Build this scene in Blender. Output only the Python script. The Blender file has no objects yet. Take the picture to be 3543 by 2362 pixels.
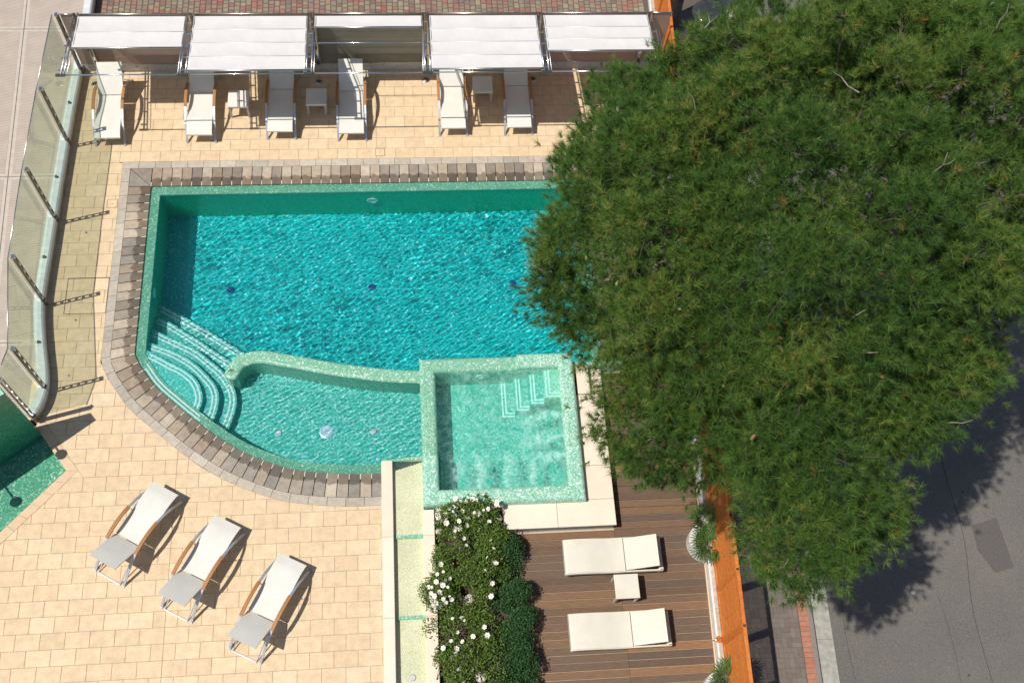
import bpy, math, random
import numpy as np
from mathutils import Vector, Matrix

# ------------------------------------------------------------------ camera, sky, sun, exposure
sc = bpy.context.scene
COL = sc.collection
cam = bpy.data.objects.new('camera', bpy.data.cameras.new('camera'))
COL.objects.link(cam)
cam.location = (8.1, -5.9647, 20.8926)
cam.rotation_euler = (0.45753685, -0.06537363, -0.06495137)
cam.data.lens = 37.877
cam.data.sensor_width = 36.0
cam.data.clip_end = 2000
sc.camera = cam

SUN_DIR = Vector((0.507, 0.132, -1.0)).normalized()          # the way the light travels
world = bpy.data.worlds.new('World'); sc.world = world; world.use_nodes = True
wn = world.node_tree
sky = wn.nodes.new('ShaderNodeTexSky'); sky.sky_type = 'NISHITA'; sky.sun_disc = False
sky.sun_elevation = math.radians(62.3); sky.sun_rotation = math.radians(255.4)
sky.air_density = 1.0; sky.dust_density = 1.2
wn.links.new(sky.outputs[0], wn.nodes['Background'].inputs[0])
wn.nodes['Background'].inputs[1].default_value = 0.085
sun = bpy.data.lights.new('sun', 'SUN'); sun.energy = 4.6; sun.angle = math.radians(0.5); sun.color = (1.0, 0.955, 0.88)
suno = bpy.data.objects.new('sun', sun); COL.objects.link(suno)
suno.rotation_euler = SUN_DIR.to_track_quat('-Z', 'Y').to_euler(); suno.location = (-10, -5, 30)
sun.cycles.is_caustics_light = True
sc.view_settings.view_transform = 'Standard'; sc.view_settings.look = 'None'
sc.view_settings.exposure = 0.0; sc.view_settings.gamma = 1.0
sc.render.engine = 'CYCLES'
sc.cycles.use_denoising = True
sc.cycles.max_bounces = 10; sc.cycles.transparent_max_bounces = 16
sc.cycles.sample_clamp_indirect = 6.0

R = random.Random(7)
NR = np.random.default_rng(11)
rad = math.radians

# ------------------------------------------------------------------ materials
MATS = {}
class NB:
    def __init__(s, name):
        s.m = bpy.data.materials.new(name); s.m.use_nodes = True
        s.t = s.m.node_tree; s.p = s.t.nodes['Principled BSDF']; s.out = s.t.nodes['Material Output']
        MATS[name] = s.m
    def n(s, typ, **k):
        o = s.t.nodes.new(typ)
        for a, b in k.items():
            if a.startswith('i_'):
                o.inputs[a[2:].replace('_', ' ')].default_value = b
            else: setattr(o, a, b)
        return o
    def l(s, a, b): s.t.links.new(a, b)
    def math(s, op, a, b=None):
        o = s.n('ShaderNodeMath', operation=op)
        for i, x in enumerate((a, b)):
            if x is None: continue
            if isinstance(x, (int, float)): o.inputs[i].default_value = x
            else: s.l(x, o.inputs[i])
        return o.outputs[0]
    def ramp(s, fac, stops, const=False):
        r = s.n('ShaderNodeValToRGB')
        if const: r.color_ramp.interpolation = 'CONSTANT'
        e = r.color_ramp.elements
        while len(e) < len(stops): e.new(0.5)
        for x, (p, c) in zip(e, stops):
            x.position = p; x.color = (*c, 1)
        s.l(fac, r.inputs[0]); return r.outputs[0]
    def mix(s, fac, a, b, mode='MIX'):
        o = s.n('ShaderNodeMix', data_type='RGBA', blend_type=mode)
        if isinstance(fac, (int, float)): o.inputs[0].default_value = fac
        else: s.l(fac, o.inputs[0])
        for i, x in ((6, a), (7, b)):
            if isinstance(x, tuple): o.inputs[i].default_value = (*x, 1)
            else: s.l(x, o.inputs[i])
        return o.outputs[2]
    def noise(s, vec, scale, detail=4, rough=.55):
        o = s.n('ShaderNodeTexNoise'); o.inputs['Scale'].default_value = scale
        o.inputs['Detail'].default_value = detail; o.inputs['Roughness'].default_value = rough
        s.l(vec, o.inputs['Vector']); return o.outputs[0]
    def pos(s): return s.n('ShaderNodeNewGeometry').outputs['Position']
    def rnd(s):
        a = s.n('ShaderNodeObjectInfo').outputs['Random']; b = s.n('ShaderNodeNewGeometry').outputs['Random Per Island']
        return s.math('FRACT', s.math('ADD', a, s.math('MULTIPLY', b, 7.31)))
    def bump(s, h, strength=.3, dist=.01):
        o = s.n('ShaderNodeBump'); o.inputs['Strength'].default_value = strength; o.inputs['Distance'].default_value = dist
        s.l(h, o.inputs['Height']); s.l(o.outputs[0], s.p.inputs['Normal'])
    def base(s, c):
        if isinstance(c, tuple): s.p.inputs['Base Color'].default_value = (*c, 1)
        else: s.l(c, s.p.inputs['Base Color'])
    def rough(s, v): s.p.inputs['Roughness'].default_value = v

def plain(name, col, rough=.6, metal=0., var=.12, scale=14., bump=.0):
    b = NB(name); p = b.pos(); n = b.noise(p, scale)
    k = tuple(max(0, c*(1-var)) for c in col); h = tuple(min(1, c*(1+var)) for c in col)
    b.base(b.ramp(n, [(.3, k), (.7, h)])); b.rough(rough); b.p.inputs['Metallic'].default_value = metal
    if bump: b.bump(b.noise(p, scale*3), bump)
    return b.m

def pieces(name, stops, rough=.75, scale=9., mott=.18, fine=60., bump=.25, streak=None):
    """stone / tile / brick / board: one tone per piece plus mottling on it"""
    b = NB(name); p = b.pos()
    c = b.ramp(b.rnd(), stops)
    if streak:
        mp = b.n('ShaderNodeMapping'); mp.inputs['Scale'].default_value = streak; b.l(p, mp.inputs[0]); q = mp.outputs[0]
    else: q = p
    n = b.noise(q, scale, 6, .6)
    c = b.mix(1.0, c, b.ramp(n, [(.25, (1-mott,)*3), (.75, (1+mott*.35,)*3)]), 'MULTIPLY')
    n2 = b.noise(q, fine, 3, .7)
    c = b.mix(1.0, c, b.ramp(n2, [(.3, (1-mott*.6,)*3), (.6, (1, 1, 1))]), 'MULTIPLY')
    b.base(c); b.rough(rough)
    if bump: b.bump(n2, bump, .004)
    return b

def mosaic(name, stops, cell=.026, rough=.25, spec=.5):
    b = NB(name)
    v = b.n('ShaderNodeVectorMath', operation='SCALE'); b.l(b.pos(), v.inputs[0]); v.inputs['Scale'].default_value = 1/cell
    a = b.n('ShaderNodeVectorMath', operation='ADD'); b.l(v.outputs[0], a.inputs[0]); a.inputs[1].default_value = (.37, .31, .43)
    f = b.n('ShaderNodeVectorMath', operation='FLOOR'); b.l(a.outputs[0], f.inputs[0])
    w = b.n('ShaderNodeTexWhiteNoise', noise_dimensions='3D'); b.l(f.outputs[0], w.inputs['Vector'])
    # pale tiles gather in loose groups
    g = b.noise(b.pos(), 5.0, 2)
    k = b.math('ADD', b.math('MULTIPLY', w.outputs['Value'], .82), b.math('MULTIPLY', g, .36))
    k = b.math('SUBTRACT', k, .09)
    b.base(b.ramp(k, stops, const=True)); b.rough(rough); b.p.inputs['Specular IOR Level'].default_value = spec
    return b.m

# stone and paving
def tile_mat():
    b = pieces('tile', [(0, (.685, .51, .315)), (.35, (.73, .555, .35)), (.7, (.705, .525, .325)), (1, (.755, .585, .38))], rough=.7, scale=6, mott=.21, fine=45, bump=.25)
tile_mat()
pieces('grout', [(0, (.33, .27, .20)), (1, (.36, .30, .22))], rough=.9, bump=0)
def coping_mat():
    b = NB('coping_stone'); p = b.pos()
    c = b.ramp(b.rnd(), [(0, (.33, .285, .235)), (.15, (.19, .165, .14)), (.32, (.43, .375, .30)), (.48, (.27, .21, .155)), (.64, (.52, .45, .36)), (.8, (.24, .225, .20)), (.9, (.46, .38, .29)), (1, (.34, .30, .255))])
    n = b.noise(p, 7, 6, .62)
    c = b.mix(1.0, c, b.ramp(n, [(.25, (.72, .68, .64)), (.7, (1.1, 1.08, 1.04))]), 'MULTIPLY')
    at = b.n('ShaderNodeAttribute', attribute_name='wet')                # the splash zone along the water
    w = b.math('ADD', at.outputs['Fac'], b.math('MULTIPLY', b.math('SUBTRACT', b.noise(p, 6, 3), .5), .55))
    wr = b.n('ShaderNodeMapRange'); b.l(w, wr.inputs[0]); wr.inputs[1].default_value = .52; wr.inputs[2].default_value = .58
    c = b.mix(b.math('MULTIPLY', wr.outputs[0], .85), c, b.mix(1.0, c, (.42, .39, .36), 'MULTIPLY'))
    b.base(c)
    rr = b.n('ShaderNodeMapRange'); b.l(wr.outputs[0], rr.inputs[0]); rr.inputs[3].default_value = .75; rr.inputs[4].default_value = .35
    b.l(rr.outputs[0], b.p.inputs['Roughness'])
    b.bump(b.noise(p, 40, 4), .25, .005)
coping_mat()
pieces('border_stone', [(0, (.43, .37, .30)), (.3, (.52, .45, .36)), (.6, (.46, .41, .34)), (.85, (.58, .51, .41)), (1, (.39, .35, .295))], rough=.8, mott=.25, fine=40)
pieces('basin_stone', [(0, (.64, .45, .28)), (1, (.68, .50, .32))], rough=.7, mott=.12)
pieces('cream_stone', [(0, (.76, .63, .49)), (1, (.80, .68, .55))], rough=.6, scale=4, mott=.08, fine=70, bump=.1)
plain('black_gap', (.012, .011, .010), .9)
plain('white_joint', (.68, .66, .56), .7)
plain('white_wall', (.62, .62, .60), .8, var=.10, scale=6)
pieces('wall_tile_top', [(0, (.50, .44, .35)), (1, (.58, .51, .41))], rough=.85, mott=.35)
pieces('planter_white', [(0, (.60, .58, .53)), (1, (.66, .64, .59))], rough=.8, mott=.12)
plain('wall_coping', (.60, .63, .61), .6, var=.12, scale=9)
pieces('wall_tile', [(0, (.40, .33, .24)), (1, (.46, .38, .28))], rough=.8)
b_ = NB('low_wall'); n_ = b_.noise(b_.pos(), 22, 6, .7)
b_.base(b_.ramp(n_, [(.36, (.22, .19, .15)), (.44, (.62, .61, .58)), (.8, (.68, .67, .64))])); b_.rough(.85)
pieces('cobble', [(0, (.27, .215, .14)), (.16, (.33, .28, .185)), (.3, (.33, .125, .095)), (.42, (.20, .155, .135)), (.55, (.29, .24, .155)), (.7, (.37, .15, .115)), (.84, (.235, .185, .15)), (1, (.34, .29, .195))], rough=.85, mott=.3, fine=50)
plain('cobble_joint', (.10, .085, .065), .95)
def ribbed():
    b = NB('ribbed_concrete'); p = b.pos()
    mp = b.n('ShaderNodeMapping'); mp.inputs['Rotation'].default_value = (0, 0, rad(9)); b.l(p, mp.inputs[0])
    w = b.n('ShaderNodeTexWave', wave_type='BANDS', bands_direction='Y'); w.inputs['Scale'].default_value = 7.3; w.inputs['Distortion'].default_value = .25
    w.inputs['Detail'].default_value = 1; b.l(mp.outputs[0], w.inputs[0])
    n = b.noise(p, 3.2, 6)
    c = b.mix(1.0, b.ramp(w.outputs['Fac'], [(.2, (.37, .305, .255)), (.6, (.49, .415, .355))]), b.ramp(n, [(.3, (.88, .88, .88)), (.7, (1.06, 1.05, 1.03))]), 'MULTIPLY')
    b.base(c); b.rough(.85); b.bump(w.outputs['Fac'], .5, .012)
ribbed()
plain('smooth_concrete', (.48, .415, .355), .85, var=.09, scale=8)
# mosaics
G = [(0, (.155, .385, .255)), (.30, (.195, .43, .295)), (.62, (.26, .49, .355)), (.80, (.45, .62, .49)), (.915, (.74, .79, .66))]
mosaic('mosaic_green', G)
mosaic('mosaic_wall', [(0, (.006, .46, .265)), (.35, (.010, .53, .315)), (.72, (.03, .60, .38)), (.93, (.14, .68, .48))])
mosaic('mosaic_floor', [(0, (.004, .41, .43)), (.30, (.006, .47, .485)), (.55, (.012, .51, .54)), (.78, (.08, .60, .64)), (.92, (.36, .76, .80))], cell=.035)
mosaic('mosaic_shallow', [(0, (.06, .47, .41)), (.35, (.10, .54, .48)), (.62, (.18, .62, .56)), (.80, (.36, .72, .68)), (.92, (.62, .83, .79))], cell=.032)
mosaic('mosaic_dry', [(0, (.19, .44, .31)), (.30, (.26, .51, .38)), (.55, (.36, .60, .47)), (.78, (.56, .73, .62)), (.92, (.78, .84, .74))])
mosaic('mosaic_spa', [(0, (.05, .38, .32)), (.35, (.08, .44, .375)), (.62, (.15, .51, .44)), (.80, (.31, .62, .55)), (.92, (.56, .76, .70))], cell=.032)
mosaic('mosaic_basin', [(0, (.06, .26, .17)), (.30, (.085, .30, .20)), (.62, (.13, .36, .25)), (.80, (.28, .48, .36)), (.915, (.55, .66, .54))])
mosaic('mosaic_dark', [(0, (.02, .20, .11)), (.40, (.03, .235, .135)), (.75, (.06, .29, .18)), (.93, (.20, .40, .28))], cell=.03)
plain('white_stripe', (.78, .84, .84), .4, var=.05)
plain('drain_plate', (.55, .66, .80), .35, .2)
plain('blue_grate', (.004, .09, .30), .5)
b_ = NB('pebble_bed'); v_ = b_.n('ShaderNodeTexVoronoi'); v_.inputs['Scale'].default_value = 55; b_.l(b_.pos(), v_.inputs['Vector'])
b_.base(b_.mix(1.0, b_.ramp(v_.outputs['Distance'], [(.0, (.90, .84, .68)), (.75, (.60, .53, .38))]), b_.ramp(b_.noise(b_.pos(), 1.6, 4), [(.3, (.82, .84, .74)), (.7, (1.0, .98, .92))]), 'MULTIPLY')); b_.rough(.6)
# metal, fabric, wood, wicker
plain('steel', (.62, .62, .61), .3, 1.0, var=.08)
plain('dark_steel', (.20, .19, .175), .35, .9, var=.15)
plain('aluminium', (.50, .52, .56), .45, .55, var=.06)
plain('chrome', (.75, .75, .76), .16, 1.0, var=.04)
def fabric():
    b = NB('awning_fabric'); p = b.pos()
    n = b.noise(p, 2.2, 5)
    b.base(b.ramp(n, [(.3, (.69, .665, .65)), (.7, (.75, .73, .715))])); b.rough(.9)
    b.bump(b.noise(p, 5, 4), .5, .03)
    t = b.n('ShaderNodeBsdfTranslucent'); t.inputs[0].default_value = (.55, .42, .34, 1)
    m = b.n('ShaderNodeMixShader'); m.inputs[0].default_value = .14
    b.l(b.p.outputs[0], m.inputs[1]); b.l(t.outputs[0], m.inputs[2]); b.l(m.outputs[0], b.out.inputs[0])
fabric()
plain('screen_brown', (.42, .30, .245), .85, var=.06, scale=3)
plain('screen_olive', (.235, .22, .17), .85, var=.08, scale=3)
def wicker(name, a, c, rot):
    b = NB(name); tc = b.n('ShaderNodeTexCoord')
    k = b.n('ShaderNodeTexWave', wave_type='BANDS', bands_direction='X'); k.inputs['Scale'].default_value = 22; b.l(tc.outputs['Object'], k.inputs[0])
    j = b.n('ShaderNodeTexWave', wave_type='BANDS', bands_direction='Y'); j.inputs['Scale'].default_value = 26; b.l(tc.outputs['Object'], j.inputs[0])
    h = b.math('MULTIPLY', k.outputs['Fac'], j.outputs['Fac'])
    b.base(b.mix(1.0, b.ramp(h, [(.0, a), (.22, c)]), b.ramp(b.noise(b.pos(), 3, 4), [(.3, (.93, .93, .91)), (.7, (1.02, 1.02, 1.02))]), 'MULTIPLY'))
    b.rough(.6); b.bump(h, .5, .006)
wicker('wicker', (.52, .50, .44), (.88, .86, .80), 0)
wicker('wicker_cream', (.50, .46, .37), (.83, .785, .675), 0)
def wood(name, stops, streak):
    b = pieces(name, stops, rough=.72, scale=5, mott=.38, fine=26, bump=.25, streak=streak)
wood('teak', [(0, (.43, .195, .068)), (1, (.47, .225, .08))], (9, 9, 9))
wood('deck_board', [(0, (.135, .080, .048)), (.22, (.185, .108, .060)), (.42, (.15, .096, .064)), (.6, (.235, .125, .060)), (.76, (.125, .084, .059)), (.9, (.30, .15, .064)), (1, (.18, .112, .064))], (1.1, 11, 6))
plain('deck_gap', (.46, .40, .30), .9)
wood('orange_paint', [(0, (.66, .175, .018)), (.5, (.70, .195, .022)), (1, (.74, .225, .03))], (3, 3, 3))
# greenery
def leafy(name, stops, trans=.25, rough=.5, spec=.3):
    b = NB(name); at = b.n('ShaderNodeAttribute', attribute_name='tone')
    c = b.ramp(at.outputs['Fac'], stops); b.base(c); b.rough(rough); b.p.inputs['Specular IOR Level'].default_value = spec
    t = b.n('ShaderNodeBsdfTranslucent'); b.l(c, t.inputs[0])
    m = b.n('ShaderNodeMixShader'); m.inputs[0].default_value = trans
    b.l(b.p.outputs[0], m.inputs[1]); b.l(t.outputs[0], m.inputs[2]); b.l(m.outputs[0], b.out.inputs[0])
leafy('needles', [(0, (.030, .080, .018)), (.35, (.065, .145, .026)), (.68, (.125, .215, .034)), (.90, (.24, .29, .055)), (.97, (.28, .19, .06)), (1, (.32, .16, .05))], trans=.25)
leafy('rose_leaf', [(0, (.045, .090, .018)), (.5, (.11, .185, .030)), (.85, (.20, .265, .045)), (1, (.27, .21, .06))], trans=.25)
leafy('hedge_leaf', [(0, (.020, .060, .018)), (.6, (.040, .110, .030)), (1, (.075, .155, .04))], trans=.2)
leafy('palm_leaf', [(0, (.055, .125, .032)), (.6, (.105, .20, .05)), (1, (.20, .28, .075))], trans=.2, rough=.4)
plain('palm_stalk', (.13, .20, .06), .6)
plain('petal', (.84, .81, .74), .6, var=.06)
plain('flower_heart', (.72, .60, .28), .7)
b_ = NB('bark'); n_ = b_.noise(b_.pos(), 26, 6, .7); b_.base(b_.ramp(n_, [(.35, (.035, .028, .022)), (.65, (.16, .13, .105))])); b_.rough(.95); b_.bump(n_, .8, .03)
plain('stem', (.085, .065, .045), .9, var=.3, scale=20)
plain('twig', (.30, .265, .225), .9, var=.3, scale=20)
plain('cone_brown', (.26, .125, .075), .8, var=.3, scale=60)
plain('cone_green', (.24, .26, .07), .7, var=.2, scale=60)
plain('cone_grey', (.28, .25, .22), .8, var=.3, scale=60)
pieces('rock', [(0, (.62, .57, .49)), (1, (.72, .67, .58))], rough=.9, scale=6, mott=.3)
plain('soil', (.075, .052, .038), .98, var=.45, scale=40, bump=.6)
plain('gravel_bed', (.30, .26, .21), .95, var=.3, scale=40)
# street
pieces('paver', [(0, (.155, .125, .105)), (.4, (.19, .155, .13)), (.75, (.17, .14, .12)), (1, (.21, .17, .14))], rough=.9, mott=.2, fine=80)
plain('paver_joint', (.10, .083, .07), .95)
pieces('red_brick', [(0, (.40, .165, .10)), (.5, (.46, .20, .125)), (1, (.42, .19, .13))], rough=.9, mott=.25, fine=60)
plain('granite', (.21, .185, .165), .85, var=.2, scale=60)
plain('gutter', (.33, .32, .275), .9, var=.22, scale=8, bump=.2)
def asphalt():
    b = NB('asphalt'); p = b.pos()
    n = b.noise(p, 85, 4, .8); big = b.noise(p, .55, 5)
    c = b.ramp(n, [(.32, (.060, .056, .049)), (.5, (.125, .1155, .102)), (.70, (.285, .264, .235))])
    c = b.mix(1.0, c, b.ramp(big, [(.3, (.86, .86, .88)), (.7, (1.08, 1.06, 1.03))]), 'MULTIPLY')
    v = b.n('ShaderNodeTexVoronoi'); v.inputs['Scale'].default_value = 1.25; b.l(p, v.inputs['Vector'])      # flattened gum and oil drops
    d = b.math('LESS_THAN', v.outputs['Distance'], b.math('MULTIPLY', b.noise(p, 2.1, 1), .075))
    c = b.mix(b.math('MULTIPLY', d, .75), c, (.03, .028, .027))
    b.base(c); b.rough(.85); b.bump(n, .5, .006)
asphalt()
plain('asphalt_patch', (.10, .09, .08), .9, var=.25, scale=60)
plain('crack', (.045, .041, .038), .95)
plain('earth', (.16, .14, .11), .95)
b_ = NB('lamp_gloss'); b_.base((.035, .037, .045)); b_.rough(.12)

# clear things
def glassy():
    b = NB('fence_glass')
    t = b.n('ShaderNodeBsdfTransparent'); t.inputs[0].default_value = (.875, .925, .875, 1)
    g = b.n('ShaderNodeBsdfGlossy'); g.inputs[0].default_value = (.9, 1, .95, 1); g.inputs['Roughness'].default_value = .02
    d = b.n('ShaderNodeBsdfDiffuse'); d.inputs[0].default_value = (.42, .52, .42, 1)
    f = b.n('ShaderNodeLayerWeight'); f.inputs[0].default_value = .5
    fr = b.math('ADD', b.math('MULTIPLY', b.math('POWER', f.outputs['Facing'], 4.0), .5), .03)
    m = b.n('ShaderNodeMixShader'); b.l(fr, m.inputs[0]); b.l(t.outputs[0], m.inputs[1]); b.l(g.outputs[0], m.inputs[2])
    k = b.n('ShaderNodeMixShader'); k.inputs[0].default_value = .05; b.l(m.outputs[0], k.inputs[1]); b.l(d.outputs[0], k.inputs[2])   # film of dust
    b.l(k.outputs[0], b.out.inputs[0])
glassy()
def water_mat(name, tint):
    b = NB(name)
    g = b.n('ShaderNodeBsdfGlass'); g.inputs['Color'].default_value = (*tint, 1); g.inputs['Roughness'].default_value = 0; g.inputs['IOR'].default_value = 1.33
    b.l(g.outputs[0], b.out.inputs[0])
water_mat('water_pool', (.88, 1.0, 1.0))
def water_thin(name, tint, foam=None):
    """broken or shallow water: looks straight through, mirrors the sky at the wave slopes, white where air is beaten in"""
    b = NB(name)
    t = b.n('ShaderNodeBsdfTransparent'); t.inputs[0].default_value = (*tint, 1)
    g = b.n('ShaderNodeBsdfGlossy'); g.inputs['Roughness'].default_value = .04
    f = b.n('ShaderNodeLayerWeight'); f.inputs[0].default_value = .5
    fr = b.math('ADD', b.math('MULTIPLY', b.math('POWER', f.outputs['Facing'], 5.0), .9), .022)
    m = b.n('ShaderNodeMixShader'); b.l(fr, m.inputs[0]); b.l(t.outputs[0], m.inputs[1]); b.l(g.outputs[0], m.inputs[2]); last = m.outputs[0]
    if foam:
        d = b.n('ShaderNodeBsdfDiffuse'); d.inputs[0].default_value = (*foam, 1)
        tr = b.n('ShaderNodeBsdfTranslucent'); tr.inputs[0].default_value = (*foam, 1)
        dd = b.n('ShaderNodeMixShader'); dd.inputs[0].default_value = .35; b.l(d.outputs[0], dd.inputs[1]); b.l(tr.outputs[0], dd.inputs[2])
        at = b.n('ShaderNodeAttribute', attribute_name='foam')
        n = b.noise(b.pos(), 9, 8, .72)
        w = b.math('MULTIPLY', at.outputs['Fac'], b.ramp(n, [(.38, (.10,)*3), (.62, (1.0,)*3)]))
        k = b.n('ShaderNodeMixShader'); b.l(w, k.inputs[0]); b.l(last, k.inputs[1]); b.l(dd.outputs[0], k.inputs[2]); last = k.outputs[0]
    b.l(last, b.out.inputs[0])
water_thin('water_spa', (.70, .97, .92), (.52, .84, .76))
water_thin('water_still', (.93, .985, .96))

# ------------------------------------------------------------------ mesh helpers
def poly_area(p): return .5*sum(p[i][0]*p[(i+1) % len(p)][1]-p[(i+1) % len(p)][0]*p[i][1] for i in range(len(p)))
def inset(poly, d):
    """offset a polygon inwards (counter-clockwise) with mitred corners"""
    n = len(poly); out = []
    for i in range(n):
        a, b, c = Vector(poly[i-1]), Vector(poly[i]), Vector(poly[(i+1) % n])
        e1 = (b-a).normalized(); e2 = (c-b).normalized()
        n1 = Vector((-e1.y, e1.x)); n2 = Vector((-e2.y, e2.x))
        k = max(.25, 1+n1.dot(n2)); out.append(tuple(b+(n1+n2)*(d/k)))
    return out
def offset_line(path, d):
    """offset an open polyline to the right of its direction by d"""
    out = []; n = len(path)
    for i in range(n):
        a = Vector(path[max(0, i-1)]); b = Vector(path[i]); c = Vector(path[min(n-1, i+1)])
        e1 = (b-a).normalized() if i > 0 else (c-b).normalized(); e2 = (c-b).normalized() if i < n-1 else e1
        n1 = Vector((e1.y, -e1.x)); n2 = Vector((e2.y, -e2.x))
        k = max(.3, 1+n1.dot(n2)); out.append(tuple(b+(n1+n2)*(d/k)))
    return out
def clip(poly, p, nrm):
    """keep the side of the line through p where nrm points"""
    out = []
    for i in range(len(poly)):
        a, b = poly[i], poly[(i+1) % len(poly)]
        da = (a[0]-p[0])*nrm[0]+(a[1]-p[1])*nrm[1]; db = (b[0]-p[0])*nrm[0]+(b[1]-p[1])*nrm[1]
        if da >= 0: out.append(a)
        if (da >= 0) != (db >= 0):
            t = da/(da-db); out.append((a[0]+(b[0]-a[0])*t, a[1]+(b[1]-a[1])*t))
    return out
def smooth_line(pts, step=.08):
    """Catmull-Rom through the points, resampled evenly"""
    P = [Vector(p) for p in pts]; P = [P[0]*2-P[1]]+P+[P[-1]*2-P[-2]]; o = []
    for i in range(1, len(P)-2):
        for k in range(12):
            t = k/12; a, b, c, d = P[i-1:i+3]
            o.append(.5*((2*b)+(c-a)*t+(2*a-5*b+4*c-d)*t*t+(3*b-a-3*c+d)*t*t*t))
    o.append(P[-2]); return resample(o, step)
def resample(o, step):
    o = [Vector(p) for p in o]; L = [0.]
    for a, b in zip(o, o[1:]): L.append(L[-1]+(b-a).length)
    n = max(1, round(L[-1]/step)); res = []; j = 0
    for i in range(n+1):
        s = L[-1]*i/n
        while j < len(L)-2 and L[j+1] < s: j += 1
        t = (s-L[j])/max(1e-9, L[j+1]-L[j]); res.append(tuple(o[j].lerp(o[j+1], t)))
    return res

class MB:
    def __init__(s): s.v = []; s.f = []
    def add(s, v, f):
        k = len(s.v); s.v += [tuple(x) for x in v]; s.f += [tuple(i+k for i in q) for q in f]; return s
    def box(s, x0, x1, y0, y1, z0, z1, c=0.):
        return s.prism([(x0, y0), (x1, y0), (x1, y1), (x0, y1)], z0, z1, c)
    def obox(s, M, sx, sy, sz):
        v = [M @ Vector((x*sx/2, y*sy/2, z*sz/2)) for z in (-1, 1) for x, y in ((-1, -1), (1, -1), (1, 1), (-1, 1))]
        return s.add(v, [(3, 2, 1, 0), (4, 5, 6, 7), (0, 1, 5, 4), (1, 2, 6, 5), (2, 3, 7, 6), (3, 0, 4, 7)])
    def prism(s, poly, z0, z1, c=0.):
        if poly_area(poly) < 0: poly = poly[::-1]
        n = len(poly); rings = [[(*p, z0) for p in poly]]
        if c > 0:
            rings.append([(*p, z1-c) for p in poly]); rings.append([(*p, z1) for p in inset(poly, c)])
        else: rings.append([(*p, z1) for p in poly])
        v = [q for r in rings for q in r]; f = [tuple(range(n-1, -1, -1))]
        for k in range(len(rings)-1):
            f += [(k*n+i, k*n+(i+1) % n, (k+1)*n+(i+1) % n, (k+1)*n+i) for i in range(n)]
        f.append(tuple((len(rings)-1)*n+i for i in range(n)))
        return s.add(v, f)
    def tube(s, path, r, n=8, cap=True):
        P = [Vector(p) for p in path]; v = []; f = []
        rs = r if isinstance(r, (list, tuple)) else [r]*len(P); up = None
        for i, p in enumerate(P):
            t = (P[min(i+1, len(P)-1)]-P[max(i-1, 0)]).normalized()
            if up is None: up = t.orthogonal().normalized()
            up = (up-t*up.dot(t)).normalized(); w = t.cross(up)
            for k in range(n):
                a = 2*math.pi*k/n; v.append(p+(up*math.cos(a)+w*math.sin(a))*rs[i])
        for i in range(len(P)-1):
            f += [(i*n+k, i*n+(k+1) % n, (i+1)*n+(k+1) % n, (i+1)*n+k) for k in range(n)]
        if cap: f += [tuple(range(n-1, -1, -1)), tuple((len(P)-1)*n+k for k in range(n))]
        return s.add(v, f)
    def sweep(s, path, prof, closed=False, cap=True):
        """plan path (x, y) with a profile of (offset to the right, z)"""
        m = len(prof); lines = [offset_line(path, d) for d, z in prof]; v = []; f = []
        for i in range(len(path)):
            for k in range(m): v.append((*lines[k][i], prof[k][1]))
        for i in range(len(path)-1):
            f += [(i*m+k, (i+1)*m+k, (i+1)*m+(k+1) % m, i*m+(k+1) % m) for k in range(m if closed else m-1)]
        if cap and closed: f += [tuple(range(m)), tuple((len(path)-1)*m+k for k in range(m-1, -1, -1))]
        return s.add(v, f)
    def bar(s, path, w, t):
        """flat bar in the y-z plane at x = path x: width w along x, thickness t"""
        P = [Vector(p) for p in path]; v = []; f = []
        for i, p in enumerate(P):
            d = (P[min(i+1, len(P)-1)]-P[max(i-1, 0)]).normalized(); nn = Vector((1, 0, 0)).cross(d).normalized()
            for a, b in ((-1, -1), (1, -1), (1, 1), (-1, 1)): v.append(p+Vector((a*w/2, 0, 0))+nn*(b*t/2))
        for i in range(len(P)-1): f += [(i*4+k, i*4+(k+1) % 4, i*4+4+(k+1) % 4, i*4+4+k) for k in range(4)]
        f += [(3, 2, 1, 0), tuple((len(P)-1)*4+k for k in range(4))]
        return s.add(v, f)
    def slab(s, prof, x0, x1, t):
        """sheet along a (y, z) profile, thickness t downwards"""
        v = []; f = []; n = len(prof)
        for y, z in prof: v += [(x0, y, z), (x1, y, z), (x1, y, z-t), (x0, y, z-t)]
        for i in range(n-1): f += [(i*4+k, i*4+(k+1) % 4, i*4+4+(k+1) % 4, i*4+4+k) for k in range(4)]
        f += [(3, 2, 1, 0), tuple((n-1)*4+k for k in range(4))]
        return s.add(v, f)
    def lathe(s, prof, c=(0, 0, 0), n=20):
        v = []; f = []; m = len(prof)
        for k in range(n):
            a = 2*math.pi*k/n
            for r, z in prof: v.append((c[0]+r*math.cos(a), c[1]+r*math.sin(a), c[2]+z))
        for k in range(n):
            for i in range(m-1): f.append((k*m+i, ((k+1) % n)*m+i, ((k+1) % n)*m+i+1, k*m+i+1))
        return s.add(v, f)
    def mesh(s, name, mat, smooth=False):
        me = bpy.data.meshes.new(name); me.from_pydata(s.v, [], s.f)
        import bmesh
        bm = bmesh.new(); bm.from_mesh(me); bmesh.ops.recalc_face_normals(bm, faces=bm.faces); bm.to_mesh(me); bm.free()
        if mat: me.materials.append(MATS[mat])
        if smooth: me.shade_smooth()
        return me
    def build(s, name, mat, parent=None, smooth=False, kind=None):
        return obj(name, s.mesh(name, mat, smooth), parent, kind)

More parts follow.
